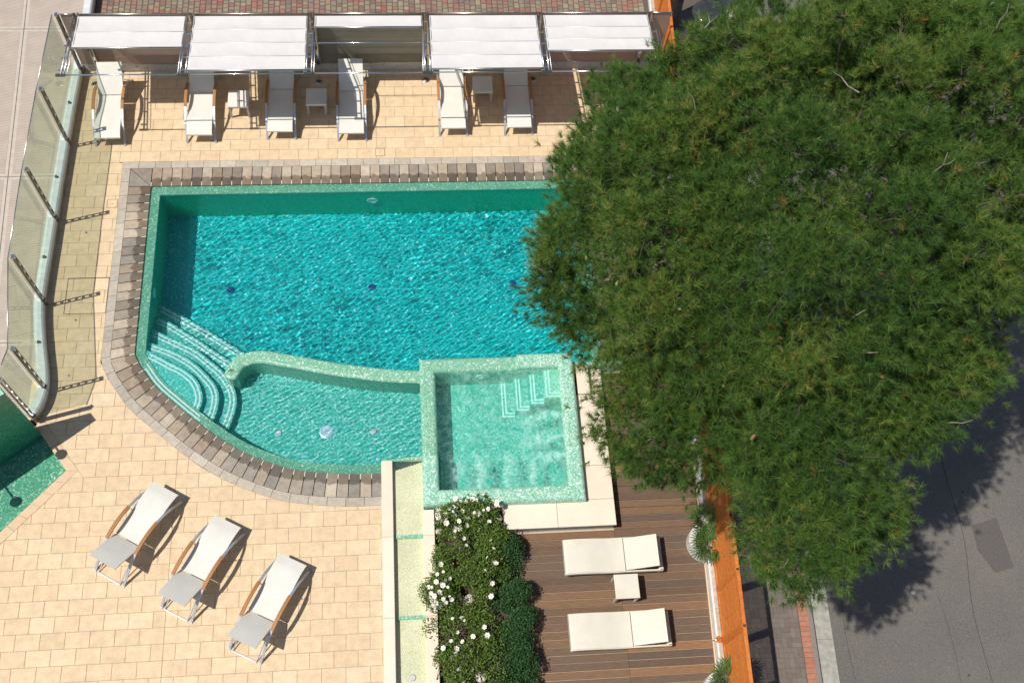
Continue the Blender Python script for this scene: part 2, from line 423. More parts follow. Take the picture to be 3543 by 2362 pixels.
def obj(name, me, parent=None, kind=None, loc=None, rotz=None):
    o = bpy.data.objects.new(name, me); COL.objects.link(o)
    if parent is not None: o.parent = parent
    if kind: o['kind'] = kind
    if loc is not None: o.location = loc
    if rotz is not None: o.rotation_euler[2] = rotz
    return o
def thing(name, label, cat, loc=(0, 0, 0), rotz=0., group=None, me=None):
    o = bpy.data.objects.new(name, me); COL.objects.link(o)
    o.location = loc; o.rotation_euler[2] = rotz; o['label'] = label; o['category'] = cat
    if group: o['group'] = group
    return o
def struct(o): o['kind'] = 'structure'; return o
def fast_mesh(name, V, k, mat, tone=None):
    """V: (n*k, 3) vertices, every k of them one face"""
    n = len(V)//k; me = bpy.data.meshes.new(name)
    me.vertices.add(len(V)); me.vertices.foreach_set('co', np.ascontiguousarray(V, dtype=np.float32).ravel())
    me.loops.add(n*k); me.loops.foreach_set('vertex_index', np.arange(n*k, dtype=np.int32))
    me.polygons.add(n); me.polygons.foreach_set('loop_start', np.arange(0, n*k, k, dtype=np.int32))
    me.update(calc_edges=True)
    if tone is not None:
        a = me.attributes.new('tone', 'FLOAT', 'POINT'); a.data.foreach_set('value', np.repeat(tone, k).astype(np.float32))
    me.materials.append(MATS[mat]); return me
def unit(v): return v/np.maximum(1e-9, np.linalg.norm(v, axis=-1, keepdims=True))
RECV = []                                                         # surfaces that lie under water and catch its light pattern

# ------------------------------------------------------------------ ground
struct(MB().add([(-400, -400, -2.0), (400, -400, -2.0), (400, 400, -2.0), (-400, 400, -2.0)], [(0, 1, 2, 3)]).build('ground', 'earth'))
def FX(y): return 13.87+.037*(y+1.27)                             # line of the orange fence
_u = Vector((.037, 1)).normalized(); _n = Vector((_u.y, -_u.x))
def SF(a, b):                                                     # street frame: a east of the fence, b along it
    p = Vector((13.87, -1.27))+_n*a+_u*b; return (p.x, p.y)
def sq(a0, a1, b0, b1): return [SF(a0, b0), SF(a1, b0), SF(a1, b1), SF(a0, b1)]

# ------------------------------------------------------------------ pool outline
S_CURVE = [(2.17, 4.19), (2.28, 3.97), (2.64, 3.46), (3.12, 3.0), (3.6, 2.58), (4.06, 2.22), (4.6, 1.88), (5.37, 1.555), (5.85, 1.45), (6.33, 1.39), (6.81, 1.36), (7.31, 1.36)]
SC = smooth_line(S_CURVE[1:], .075); SC = [(2.17, 4.19)]+SC       # outer edge of the mosaic rim, going round the south-west
W_TOP = (2.17, 8.42); NE = (12.06, 8.42); SE = (12.06, 3.68)
OUT = [SE, NE, W_TOP]+SC                                          # counter-clockwise
INN = offset_line(OUT, -.205)
GRT = offset_line(OUT, .49); BRD = offset_line(OUT, .675)
INN[0] = (11.855, 3.70)
HOLE = BRD[2:]                                                    # from the north-west corner round to the channel

# ------------------------------------------------------------------ terrace paving
PT = .3028; TW = .45; X0 = .065
BA, BB, BC, BD = (.36, 2.64), (1.06, 1.67), (-1.7, -1.36), (-3.4, .9)
BASIN_OUT = inset([BA, BB, BC, BD], .187)                          # clockwise: offset outwards
slivers = []; cells_small = []
def tiles():
    cells = []
    for r in range(-28, 39):
        y0, y1 = r*PT, (r+1)*PT
        xs = [X0+TW*n+(TW/2 if r % 2 else 0) for n in range(-4, 33)]
        if r % 2:
            xs += [X0+TW*7, ] if r < 12 else [X0+TW*4, X0+TW*16]
        xs = sorted(xs)
        for xa, xb in zip(xs, xs[1:]):
            poly = [(xa, y0), (xb, y0), (xb, y1), (xa, y1)]
            cx, cy = (xa+xb)/2, (y0+y1)/2
            if cx > 14.2 or cy > 11.85 or cx < -1.7 or (xb < .27 and cy > 2.5): continue
            if cy > 9.1 or y1 > 9.11:
                poly = clip(poly, (0, 9.10), (0, 1)) if y0 < 9.10 and cx > 1.5 else poly
            if y1 <= 9.11 or (y0 < 9.1 and cx <= 1.5) :
                poly = clip(poly, (7.29, 0), (-1, 0))
                if not poly: continue
                best = None
                for a, b in zip(HOLE, HOLE[1:]):
                    e = Vector(b)-Vector(a); nn = Vector((e.y, -e.x)).normalized()
                    d = (Vector((cx, cy))-Vector(a)).dot(nn)
                    if best is None or d > best[0]: best = (d, a, nn)
                full = poly; poly = clip(poly, best[1], best[2])
                left = clip(full, best[1], -best[2])
                for a, b in zip(HOLE, HOLE[1:]):                       # slivers left at the bends of the border
                    if len(left) < 3: break
                    e = Vector(b)-Vector(a); nn = Vector((e.y, -e.x)).normalized(); q = clip(left, a, nn)
                    if len(q) > 2 and abs(poly_area(q)) > 2e-5: slivers.append(q)
                    left = clip(left, a, -nn)
                if len(poly) < 3: continue
                bo = None; k = len(BASIN_OUT)
                for i in range(k):
                    a, b = BASIN_OUT[i], BASIN_OUT[(i+1) % k]; e = Vector(b)-Vector(a); nn = Vector((-e.y, e.x)).normalized()
                    d = (Vector((cx, cy))-Vector(a)).dot(nn)
                    if bo is None or d > bo[0]: bo = (d, a, nn)
                if cy < 3.2 and cx < 1.6:
                    left = clip(poly, bo[1], -bo[2]); poly = clip(poly, bo[1], bo[2])
                    for i in range(k):
                        if len(left) < 3: break
                        a, b = BASIN_OUT[i], BASIN_OUT[(i+1) % k]; e = Vector(b)-Vector(a); nn = Vector((-e.y, e.x)).normalized(); q = clip(left, a, nn)
                        if len(q) > 2 and abs(poly_area(q)) > 2e-5: slivers.append(q)
                        left = clip(left, a, -nn)
            if len(poly) < 3: continue
            # the inspection covers set into the paving
            if abs(poly_area(poly)) < .004:
                slivers.append(poly); cells_small.append(poly); continue
            cells.append(poly)
    return cells
cells = tiles()
floor = MB()
for p in cells: floor.add([(*q, -.007) for q in p], [tuple(range(len(p)))])
terrace = struct(floor.build('terrace_floor', 'grout'))
def tile_ctr(p): return (sum(q[0] for q in p)/len(p), sum(q[1] for q in p)/len(p))
def in_view(c):
    return -2.8 < c[1] < 11.8 and c[0] < 13.4 and c[0] > .15-.06*c[1]*0 and not (c[1] > 9 and c[0] > 11.3)
order = sorted(cells, key=lambda p: (not in_view(tile_ctr(p)), abs(poly_area(p)) < .12, tile_ctr(p)[1]))
shared = {}
rest = MB()
for i, p in enumerate(order):
    c = tile_ctr(p); q = inset(p if poly_area(p) > 0 else p[::-1], .0035)
    if i < 300:
        loc = [(a-c[0], b-c[1]) for a, b in q]; key = tuple((round(a, 3), round(b, 3)) for a, b in loc)
        if key not in shared: shared[key] = MB().prism(loc, -.02, 0, .003).mesh('tile', 'tile')
        obj('tile', shared[key], terrace, loc=(*c, R.uniform(-.0012, .0012)))
    else: rest.prism(q, -.02, R.uniform(-.001, .001), .003)
for q in slivers: rest.prism(q, -.02, -.0002)
rest.build('tile_field', 'tile', terrace, kind='stuff')
# expansion joints and covers let into the paving
for x, y0, y1 in ((3.215, -8, 2.30), (1.865, 9.11, 11.72), (7.265, 9.11, 11.72)):
    MB().box(x-.004, x+.004, y0, y1, -.02, .0014).build('expansion_joint', 'grout', terrace)
def frame_line(name, x0, x1, y0, y1, parent, t=.012, mat='crack'):
    m = MB(); m.box(x0, x1, y0, y0+t, -.02, .0035); m.box(x0, x1, y1-t, y1, -.02, .0035); m.box(x0, x0+t, y0+t, y1-t, -.02, .0035); m.box(x1-t, x1, y0+t, y1-t, -.02, .0035)
    return m.build(name, mat, parent)
hatch = thing('inspection_hatch', 'large square tiled inspection hatch beside the stone border, west of the pool', 'hatch')
frame_line('hatch_frame', .61, 1.485, 5.185, 6.07, hatch)
for x0, x1, y0, y1, lab in ((1.245, 1.475, 7.86, 8.085, 'small square access cover in the paving west of the pool corner'), (7.24, 7.465, 9.16, 9.385, 'small square access cover in the paving north of the pool')):
    t = thing('access_cover', lab, 'cover'); frame_line('cover_frame', x0, x1, y0, y1, t, .007)
    MB().box(x0+.008, x1-.008, y0+.008, y1-.008, -.01, .004, .002).build('cover_plate', 'tile', t)
    MB().lathe([(0, .0062), (.010, .0062), (.012, .004)], ((x0+x1)/2, (y0+y1)/2, 0), 10).build('lifting_hole', 'dark_steel', t)
for x, y, lab in ((.87, 7.22, 'tiny round drain hole in the paving strip, northernmost by the glass fence'), (.88, 5.04, 'tiny round drain hole just south of the square hatch'), (.88, 3.75, 'tiny round drain hole beside the curved end of the glass fence')):
    thing('drain_hole', lab, 'drain', me=MB().lathe([(0, .0015), (.014, .0015), (.018, .004), (.022, .003), (.022, -.01)], (0, 0, 0), 12).mesh('drain_hole', 'dark_steel'), loc=(x, y, 0))

# ------------------------------------------------------------------ stone surround of the pool
surround = thing('pool_surround', 'band of grey and brown natural stone slabs with drainage slots around the swimming pool', 'stone surround')
def wet_mesh(poly, wet, name='coping_stone', z0=-.06, z1=.004, c=.004):
    me = MB().prism(poly, z0, z1, c).mesh(name, name)
    # wetness value: 1 at the pool edge, 0 at the outer edge
    a = me.attributes.new('wet', 'FLOAT', 'POINT')
    for i, v in enumerate(me.vertices): a.data[i].value = wet(v.co)
    return me
def quad_between(pa, pb, A, B, t0, t1): pass
gut = MB()
def lay(line_in, line_out, pitch, gap, name, is_grate):
    """stones between two matching lines, laid out by length along the inner one"""
    n = len(line_in); L = [0.]
    for a, b in zip(line_in, line_in[1:]): L.append(L[-1]+(Vector(b)-Vector(a)).length)
    def at(line, s):
        j = 0
        while j < n-2 and L[j+1] < s: j += 1
        t = (s-L[j])/max(1e-9, L[j+1]-L[j]); return Vector(line[j]).lerp(Vector(line[j+1]), t)
    k = max(1, round(L[-1]/pitch)); st = L[-1]/k
    for i in range(k):
        s0, s1 = i*st+gap/2, (i+1)*st-gap/2
        p = [at(line_in, s0), at(line_in, (s0+s1)/2), at(line_in, s1), at(line_out, s1), at(line_out, (s0+s1)/2), at(line_out, s0)]
        p = [tuple(q) for q in p]
        if poly_area(p) < 0: p = p[::-1]
        m0, m1 = at(line_in, (s0+s1)/2), at(line_out, (s0+s1)/2); d = (m1-m0); w = d.length; d.normalize()
        if is_grate:
            me = wet_mesh(p, lambda co: 1-((Vector((co.x, co.y))-m0).dot(d))/w)
            obj('coping_stone', me, surround, loc=(0, 0, R.uniform(-.002, .002)))
            # dark slot in the joint, light spacer at the water end
            e0 = at(line_in, s1+gap/2); e1 = at(line_out, s1+gap/2); tt = (e1-e0).normalized(); nn = Vector((-tt.y, tt.x))*(gap*.5)
            a, b = e0, e0+tt*.11
            gut2.prism([tuple(a-nn), tuple(b-nn), tuple(b+nn), tuple(a+nn)], -.03, -.001)
        else:
            obj('border_stone', MB().prism(p, -.04, .003+R.uniform(-.001, .001), .003).mesh('border_stone', 'border_stone'), surround)
gut2 = MB()
N_in = [NE, W_TOP]; N_out = [(NE[0], GRT[1][1]), (W_TOP[0], GRT[2][1])]
lay(N_in, N_out, .225, .013, 'coping_stone', True)
W_in = [W_TOP]+SC; W_out = [(GRT[2][0], W_TOP[1])]+GRT[3:]
lay(W_in, W_out, .222, .013, 'coping_stone', True)
E_in = [(12.06, 3.75), NE]; E_out = [(12.55, 3.75), (12.55, 8.42)]
lay(E_in, E_out, .225, .013, 'coping_stone', True)
for p in ([(1.685, 8.91), (2.16, 8.43), (2.16, 8.905)], [(1.685, 8.89), (1.685, 8.43), (2.15, 8.43)], [(12.07, 8.43), (12.54, 8.905), (12.07, 8.905)], [(12.08, 8.43), (12.545, 8.43), (12.545, 8.89)]):
    obj('coping_stone', wet_mesh(p, lambda co: 0.25), surround)
lay([(12.06, GRT[1][1]+.006), (1.49, GRT[2][1]+.006)], [(12.06, BRD[1][1]), (1.49, BRD[2][1])], .37, .006, 'border_stone', False)
lay([(GRT[2][0]-.006, 8.915)]+offset_line(GRT[3:], .006), [(BRD[2][0], 8.915)]+BRD[3:], .365, .006, 'border_stone', False)
gut2.build('slot_spacer', 'white_joint', surround, kind='stuff')
g1 = MB(); g1.sweep([(12.05, 8.43), (2.15, 8.43), ]+offset_line(SC, .01), [(.0, -.045), (.5, -.045)]); g1.sweep([(12.07, 3.7), (12.07, 8.5)], [(.0, -.045), (.5, -.045)])
g1.add([(1.66, 8.4, -.046), (2.2, 8.4, -.046), (2.2, 8.93, -.046), (1.66, 8.93, -.046)], [(0, 1, 2, 3)])
g1.build('gutter_bed', 'black_gap', surround)

# ------------------------------------------------------------------ swimming pool shell
pool = thing('swimming_pool', 'turquoise mosaic swimming pool with curved steps and a dividing wall', 'pool', (7, 5, -1.45))
def pch(mb, name, mat, smooth=False, recv=True, kind=None, parent=None):
    o = mb.build(name, mat, None, smooth, kind)
    p = parent or pool
    o.parent = p; o.matrix_parent_inverse = Matrix.Translation(-p.location)
    if recv: RECV.append(o)
    return o
rim = MB(); rim.sweep(OUT, [(.004, -.045), (-.205, -.06), (-.215, -.09)], cap=False)
rim.add([(11.40, 3.69, -.03), (12.06, 3.69, -.03), (12.06, 3.72, -.03), (11.40, 3.72, -.03)], [(0, 1, 2, 3)])
pch(rim, 'rim', 'mosaic_green')
walls = MB()
ring = INN+[(8.13, 1.57), (8.13, 3.72), (11.30, 3.72)]
ZF = -1.43
V = []; F = []; k = len(ring)
for x, y in ring: V += [(x, y, -.07), (x, y, ZF)]
for i in range(k): j = (i+1) % k; F.append((2*i, 2*j, 2*j+1, 2*i+1))
walls.add(V, F); pch(walls, 'pool_wall', 'mosaic_wall')
pch(MB().add([(x, y, ZF) for x, y in ((2.2, 1.2), (12.0, 1.2), (12.0, 8.4), (2.2, 8.4))], [(0, 1, 2, 3)]), 'pool_floor', 'mosaic_floor')
# shallow part south of the dividing wall
DIV = smooth_line([(4.20, 3.69), (4.32, 3.91), (4.55, 4.03), (4.85, 4.045), (5.20, 3.97), (5.60, 3.885), (6.2, 3.74), (6.9, 3.61), (7.5, 3.52), (8.2, 3.46)], .09)
sh_poly = [(4.05, 3.2), (4.2, 3.75)]+DIV[4:]+[(8.2, 1.4), (6.5, 1.3), (5.2, 1.5), (4.2, 2.1), (3.6, 2.5)]
pch(MB().prism(sh_poly, ZF-.01, -.75), 'shallow_floor', 'mosaic_shallow')
dv = MB(); prof = [(-.155, -1.44)]+[(-.155+.07*(1-math.cos(a)), -.04+.07*math.sin(a)) for a in (0, .5, 1.05, 1.57)]+[(.155-.07*(1-math.cos(a)), -.04+.07*math.sin(a)) for a in (1.57, 1.05, .5, 0)]+[(.155, -1.44)]
dv.sweep(DIV, prof, closed=True)
c0 = DIV[0]; dv.lathe([(0, .03), (.085, .03), (.12, .022), (.145, -.005), (.155, -.04), (.155, -1.44)], (c0[0], c0[1], 0), 20)
pch(dv, 'dividing_wall', 'mosaic_green', smooth=False)
# steps
STEPS = [(-.10, [(2.30, 4.36), (2.45, 4.29), (2.70, 4.15), (2.94, 4.0), (3.17, 3.87), (3.38, 3.70), (3.51, 3.53), (3.59, 3.33), (3.62, 3.14), (3.57, 2.93), (3.45, 2.70)]),
         (-.27, [(2.30, 4.62), (2.48, 4.53), (2.83, 4.39), (3.15, 4.21), (3.43, 4.0), (3.67, 3.74), (3.84, 3.52), (3.92, 3.29), (3.92, 3.05), (3.85, 2.76), (3.70, 2.45)]),
         (-.50, [(2.30, 5.01), (2.47, 4.92), (2.96, 4.66), (3.38, 4.42), (3.69, 4.15), (3.96, 3.89), (4.15, 3.61), (4.25, 3.35), (4.25, 3.03), (4.13, 2.60), (3.95, 2.25)]),
         (-.80, [(2.30, 5.43), (2.44, 5.35), (2.69, 5.23), (3.07, 4.97), (3.42, 4.72), (3.74, 4.47), (4.03, 4.27), (4.40, 4.02)]),
         (-1.10, [(2.30, 5.87), (2.43, 5.78), (2.79, 5.56), (3.13, 5.34), (3.49, 5.11), (3.84, 4.86), (4.21, 4.60), (4.75, 4.20)])]
SW_CORNER = [(2.30, 4.15), (2.34, 4.05), (2.75, 3.55), (3.2, 3.08), (3.6, 2.72)]
for z, line in STEPS:
    e = smooth_line(line, .07)
    last = line[-1]
    if z > -.6: poly = e+[(last[0]-.15, last[1]-.1)]+[(2.9, 3.1), (2.25, 4.0)]
    else: poly = e+[(3.9, 3.4), (3.0, 3.2), (2.25, 4.0)]
    tread = pch(MB().prism(poly, ZF-.005, z), 'step', 'mosaic_shallow')
    for off in (.055, .135):
        m = MB(); ln = offset_line(e, off); m.sweep(ln[3:-3], [(-.017, z+.004), (.017, z+.004)])
        s = m.build('nosing_stripe', 'white_stripe'); s.parent = tread; RECV.append(s)
for off in (-.06, -.135):                                         # stripes on the rim beside the steps
    ln = [p for p in offset_line(SC, off) if 2.4 < p[0] < 3.62]
    s = pch(MB().sweep(ln, [(-.017, -.048), (.017, -.048)]), 'rim_stripe', 'white_stripe')
# fittings
def disc_fit(name, loc, r, nrm, mats=('chrome', 'steel'), parent=None):
    q = Vector(nrm).to_track_quat('Z', 'Y').to_matrix().to_4x4(); M4 = Matrix.Translation(Vector(loc)) @ q
    m = MB(); m.lathe([(0, .012), (r*.72, .012), (r*.8, .02), (r, .014), (r, 0)], (0, 0, 0), 18); m.v = [tuple(M4 @ Vector(v)) for v in m.v]
    return pch(m, name, mats[0], smooth=False, parent=parent)
disc_fit('underwater_lamp', (7.14, 8.205, -.58), .13, (0, -1, 0), ('white_stripe',))
disc_fit('underwater_lamp', (2.375, 5.82, -.42), .12, (1, 0, 0), ('white_stripe',))
for x, y in ((3.89, 6.25), (7.09, 6.22), (10.35, 6.24)): disc_fit('floor_inlet', (x, y, ZF), .085, (0, 0, 1), ('blue_grate',))
for x, y in ((5.13, 2.53), (7.11, 2.49)): disc_fit('floor_inlet', (x, y, -.75), .075, (0, 0, 1), ('aluminium',))
disc_fit('main_drain', (6.13, 2.51, -.75), .15, (0, 0, 1), ('drain_plate',))
gr = MB()
for i in range(9): gr.box(11.01, 11.41, 6.07+i*.0435, 6.10+i*.0435, ZF+.004, ZF+.02)
pch(gr, 'drain_grate', 'blue_grate', kind='stuff')

# ------------------------------------------------------------------ water surfaces
def waves(X, Y, seed, n, l0, l1, th, spread, amp):
    g = np.random.default_rng(seed); Z = np.zeros_like(X)
    for i in range(n):
        lam = math.exp(g.uniform(math.log(l0), math.log(l1))); k = 2*math.pi/lam; t = g.normal(th, spread)
        Z += lam*amp*g.uniform(.3, 1)*np.sin(k*(math.cos(t)*X+math.sin(t)*Y)+g.uniform(0, 6.28))
    return Z
def inside(poly, x, y):
    c = np.zeros(x.shape, bool); n = len(poly)
    for i in range(n):
        x1, y1 = poly[i]; x2, y2 = poly[(i+1) % n]
        if y1 == y2: continue
        m = ((y1 > y) != (y2 > y)) & (x < (x2-x1)*(y-y1)/(y2-y1)+x1); c ^= m
    return c
def sheet(name, mat, poly, cell, zfun, foamfun=None):
    xs = [p[0] for p in poly]; ys = [p[1] for p in poly]
    nx = int((max(xs)-min(xs))/cell)+2; ny = int((max(ys)-min(ys))/cell)+2
    X, Y = np.meshgrid(np.linspace(min(xs), max(xs), nx), np.linspace(min(ys), max(ys), ny))
    Z = zfun(X, Y); idx = np.arange(nx*ny).reshape(ny, nx)
    f = np.stack([idx[:-1, :-1], idx[:-1, 1:], idx[1:, 1:], idx[1:, :-1]], -1).reshape(-1, 4)
    cx = X.ravel()[f].mean(1); cy = Y.ravel()[f].mean(1); f = f[inside(poly, cx, cy)]
    used, inv = np.unique(f, return_inverse=True); f = inv.reshape(-1, 4)
    V = np.stack([X.ravel(), Y.ravel(), Z.ravel()], -1)[used]
    me = bpy.data.meshes.new(name); me.vertices.add(len(V)); me.vertices.foreach_set('co', V.astype(np.float32).ravel())
    me.loops.add(f.size); me.loops.foreach_set('vertex_index', f.astype(np.int32).ravel())
    me.polygons.add(len(f)); me.polygons.foreach_set('loop_start', np.arange(0, f.size, 4, dtype=np.int32))
    me.update(calc_edges=True); me.shade_smooth(); me.materials.append(MATS[mat])
    if foamfun is not None:
        a = me.attributes.new('foam', 'FLOAT', 'POINT'); a.data.foreach_set('value', foamfun(V[:, 0], V[:, 1]).astype(np.float32))
    o = struct(obj(name, me)); o.cycles.is_caustics_caster = (mat == 'water_pool')
    return o
def pool_z(X, Y):
    z = waves(X, Y, 3, 60, .065, .19, rad(-60), .25, .00130)+waves(X, Y, 9, 30, .09, .5, rad(20), 1.2, .0005)
    big = .92+.22*np.sin(X*.7+1.2)*np.sin(Y*.9+.5)
    edge = np.clip((np.minimum.reduce([X-2.15, 12.06-X, 8.42-Y]))/.35, .25, 1)
    return -.016+z*big*edge
wpoly = offset_line(OUT, .02)+[(8.2, 1.60), (8.2, 3.75), (12.07, 3.75)]
water = sheet('water', 'water_pool', wpoly, .017, pool_z)

# ------------------------------------------------------------------ raised whirlpool
spa = thing('whirlpool', 'raised square whirlpool tub with rounded pale green mosaic rim and bubbling water', 'hot tub', (9.8, 2.2, -.85))
def spc(mb, name, mat, smooth=False, recv=True, kind=None): return pch(mb, name, mat, smooth, recv, kind, spa)
def rimprof(zt, zb, w=.168, r=.085):
    p = [(-w, zb)]
    p += [(-w+r*(1-math.cos(a)), zt-r+r*math.sin(a)) for a in (0, .4, .8, 1.2, 1.57)]
    p += [(w-r*(1-math.cos(a)), zt-r+r*math.sin(a)) for a in (1.57, 1.2, .8, .4, 0)]
    return p+[(w, zb)]
low = [(8.285, 1.62), (8.285, 3.685), (10.19, 3.685)]
high = [(10.19, 3.685), (11.225, 3.685), (11.225, .735), (8.285, .735), (8.285, 1.62)]
spc(MB().sweep(low, rimprof(.095, -1.2), closed=True), 'overflow_rim', 'mosaic_green', smooth=False, recv=False)
spc(MB().sweep(high, rimprof(.205, -.6), closed=True), 'rim', 'mosaic_dry', smooth=False, recv=False)
m = MB(); zf = -.62
m.add([(8.4, .8, zf), (11.1, .8, zf), (11.1, 3.6, zf), (8.4, 3.6, zf)], [(0, 1, 2, 3)]); spc(m, 'tub_floor', 'mosaic_spa')
m = MB(); q = [(8.449, .899), (11.061, .899), (11.061, 3.521), (8.449, 3.521)]; V = []
for x, y in q: V += [(x, y, .03), (x, y, zf)]
m.add(V, [(2*i, 2*((i+1) % 4), 2*((i+1) % 4)+1, 2*i+1) for i in range(4)]); spc(m, 'tub_wall', 'mosaic_wall')
for x0, x1, z, y0 in ((10.74, 11.06, .035, 2.86), (10.44, 10.74, -.17, 2.80), (10.14, 10.44, -.38, 2.74), (9.84, 10.14, -.58, 2.68)):
    st = spc(MB().box(x0, x1, y0, 3.52, zf, z), 'tub_step', 'mosaic_dry' if z > 0 else 'mosaic_spa')
    for o_ in (.03, .10):
        mm = MB(); mm.box(x0+o_, x0+o_+.032, y0+o_, 3.5, z, z+.004); mm.box(x0+o_+.032, x1, y0+o_, y0+o_+.032, z, z+.004)
        s = mm.build('nosing_stripe', 'white_stripe'); s.parent = st; RECV.append(s)
JS = [(8.78, .90), (9.28, .90), (9.83, .90), (10.34, .90)]; JE = [(11.06, 2.5), (11.06, 1.99), (11.06, 1.58)]
for x, y in JS: disc_fit('jet_nozzle', (x, y, -.12), .035, (0, 1, 0), parent=spa)
for x, y in JE: disc_fit('jet_nozzle', (x, y, -.12), .035, (-1, 0, 0), parent=spa)
disc_fit('tub_lamp', (9.41, 3.52, -.2), .09, (0, -1, 0), ('white_stripe',), parent=spa)
def plume(X, Y):
    f = np.zeros_like(X)
    for x, y in JS:
        d = Y-y; w = .035+.16*np.clip(d, 0, 1.2); f = np.maximum(f, np.exp(-((X-x-.05*d)/w)**2)*np.clip(1-d/.85, 0, 1)**.8*(d > -.02))
    for x, y in JE:
        d = x-X; w = .035+.2*np.clip(d, 0, 1.2); f = np.maximum(f, np.exp(-((Y-y+.1*d)/w)**2)*np.clip(1-d/.95, 0, 1)**.8*(d > -.02))
    return f
def spa_z(X, Y):
    z = waves(X, Y, 21, 60, .07, .42, 0, 3.0, .0030)
    return .062+z*(.8+1.1*plume(X, Y))+.028*plume(X, Y)
def spa_foam(X, Y):
    n = waves(X, Y, 33, 40, .12, .7, 0, 3.0, .02)
    return np.clip(.38+1.25*plume(X, Y)+2.0*n, .06, 1.0)*np.clip((X-8.44)/.5, .25, 1)
water2 = sheet('water.001', 'water_spa', [(8.42, .87), (11.09, .87), (11.09, 3.55), (8.42, 3.55)], .018, spa_z, spa_foam)
# low mosaic wall that closes the pool east of the tub
thing('pool_end_wall', 'low green mosaic wall closing the pool beside the stone steps and pine branches', 'wall', me=MB().prism([(11.395, 3.60), (12.62, 3.60), (12.62, 3.695), (11.395, 3.695)], -.36, .012, .01).mesh('pool_end_wall', 'mosaic_dry'))

# ------------------------------------------------------------------ cascade channel
chan = thing('cascade_channel', 'pebbled water channel stepping down between two cream stone copings', 'channel', (7.8, -.8, -.15))
def cch(mb, name, mat, **k): return pch(mb, name, mat, parent=chan, recv=k.get('recv', True))
ys = [1.60, .015, -1.565, -3.1, -8.2]
for i in range(4):
    m = MB().box(7.29, 7.515, ys[i+1]+.002, ys[i]-.002, -.15, .06-.012*(i > 9), .008); cch(m, 'coping_slab', 'cream_stone', recv=False)
for i, (a, b) in enumerate(((.535, .015), (.015, -1.565), (-1.565, -3.1), (-3.1, -8.2))):
    m = MB().box(8.10, 8.325, b+.002, a-.002, -.4, .06, .008); cch(m, 'coping_slab', 'cream_stone', recv=False)
for i in range(4):
    cch(MB().box(7.50, 8.13, ys[i+1], ys[i]+(.04 if i == 0 else 0), -.4, -.055-.035*i), 'channel_bed', 'pebble_bed')
    if i: cch(MB().box(7.51, 8.11, ys[i]-.02, ys[i]+.05, -.3, -.045-.035*(i-1)), 'weir_strip', 'mosaic_green')
cch(MB().prism([(7.31, 1.58), (8.12, 1.64), (8.12, 1.70), (7.31, 1.63)], -1.0, -.012), 'overflow_edge', 'mosaic_green')
for i in range(4):
    w = sheet('water.%03d' % (i+2), 'water_still', [(7.505, ys[i+1]+.04), (8.115, ys[i+1]+.04), (8.115, ys[i]-.0), (7.505, ys[i]-.0)], .03, lambda X, Y, z=-.038-.035*i, s=40+i: z+waves(X, Y, s, 30, .06, .25, 1.5, .8, .0016))
m = MB().lathe([(0, .012), (.05, .012), (.062, .004), (.062, -.01)], (7.82, -2.66, -.118), 20); cch(m, 'drain_lid', 'aluminium', recv=False)

# ------------------------------------------------------------------ cream stone platform and steps round the tub
plat = thing('stone_platform', 'cream stone slabs forming an L-shaped ledge round the whirlpool', 'platform', (11.5, 1, -.33))
for x0, x1, y0, y1 in ((9.70, 10.795, .07, .70), (10.80, 11.98, .07, .62), (11.25, 11.98, .625, 1.345), (11.25, 11.98, 1.35, 2.93), (8.36, 9.695, .54, .66)):
    pch(MB().box(x0+.001, x1-.001, y0+.001, y1-.001, -.045, 0, .005), 'slab', 'cream_stone', parent=plat, recv=False)
m = MB(); m.box(9.72, 11.95, .10, .66, -.36, -.045); m.box(11.28, 11.95, .66, 2.92, -.36, -.045)
pch(m, 'plinth', 'white_wall', parent=plat, recv=False)
thing('stone_step', 'lower cream stone step on the timber deck beside the whirlpool', 'step', me=MB().box(11.46, 12.02, 2.94, 3.58, -.34, -.13, .008).mesh('stone_step', 'cream_stone'))
thing('stone_step', 'upper narrower cream stone step against the whirlpool rim', 'step', me=MB().box(11.46, 11.725, 2.94, 3.58, -.128, .03, .008).mesh('stone_step', 'cream_stone'))

# ------------------------------------------------------------------ timber deck
zd = -.33
deck = struct(MB().add([(9.8, -8.4, zd-.03), (14.0, -8.4, zd-.03), (14.0, .10, zd-.03), (9.8, .10, zd-.03), (11.4, .10, zd-.031), (14.0, .10, zd-.031), (14.0, 3.62, zd-.031), (11.4, 3.62, zd-.031)], [(0, 1, 2, 3), (4, 5, 6, 7)]).build('timber_deck', 'deck_gap'))
bp = .1525; row = 0
for i in range(-54, 25):
    y0 = -.09+i*bp
    if y0+bp > 3.6: continue
    for x0, x1 in ((9.80, 11.978), (11.982, FX(y0)-.13)):
        if y0 > -.05 and x0 < 11: continue
        g = R.choice((0, 0, .004)); o = obj('plank', MB().box(x0, x1, y0+.005, y0+bp-.006+g*.6, zd-.025, zd, .003).mesh('plank', 'deck_board'), deck)
        o.location.z = R.uniform(-.0015, .0015)

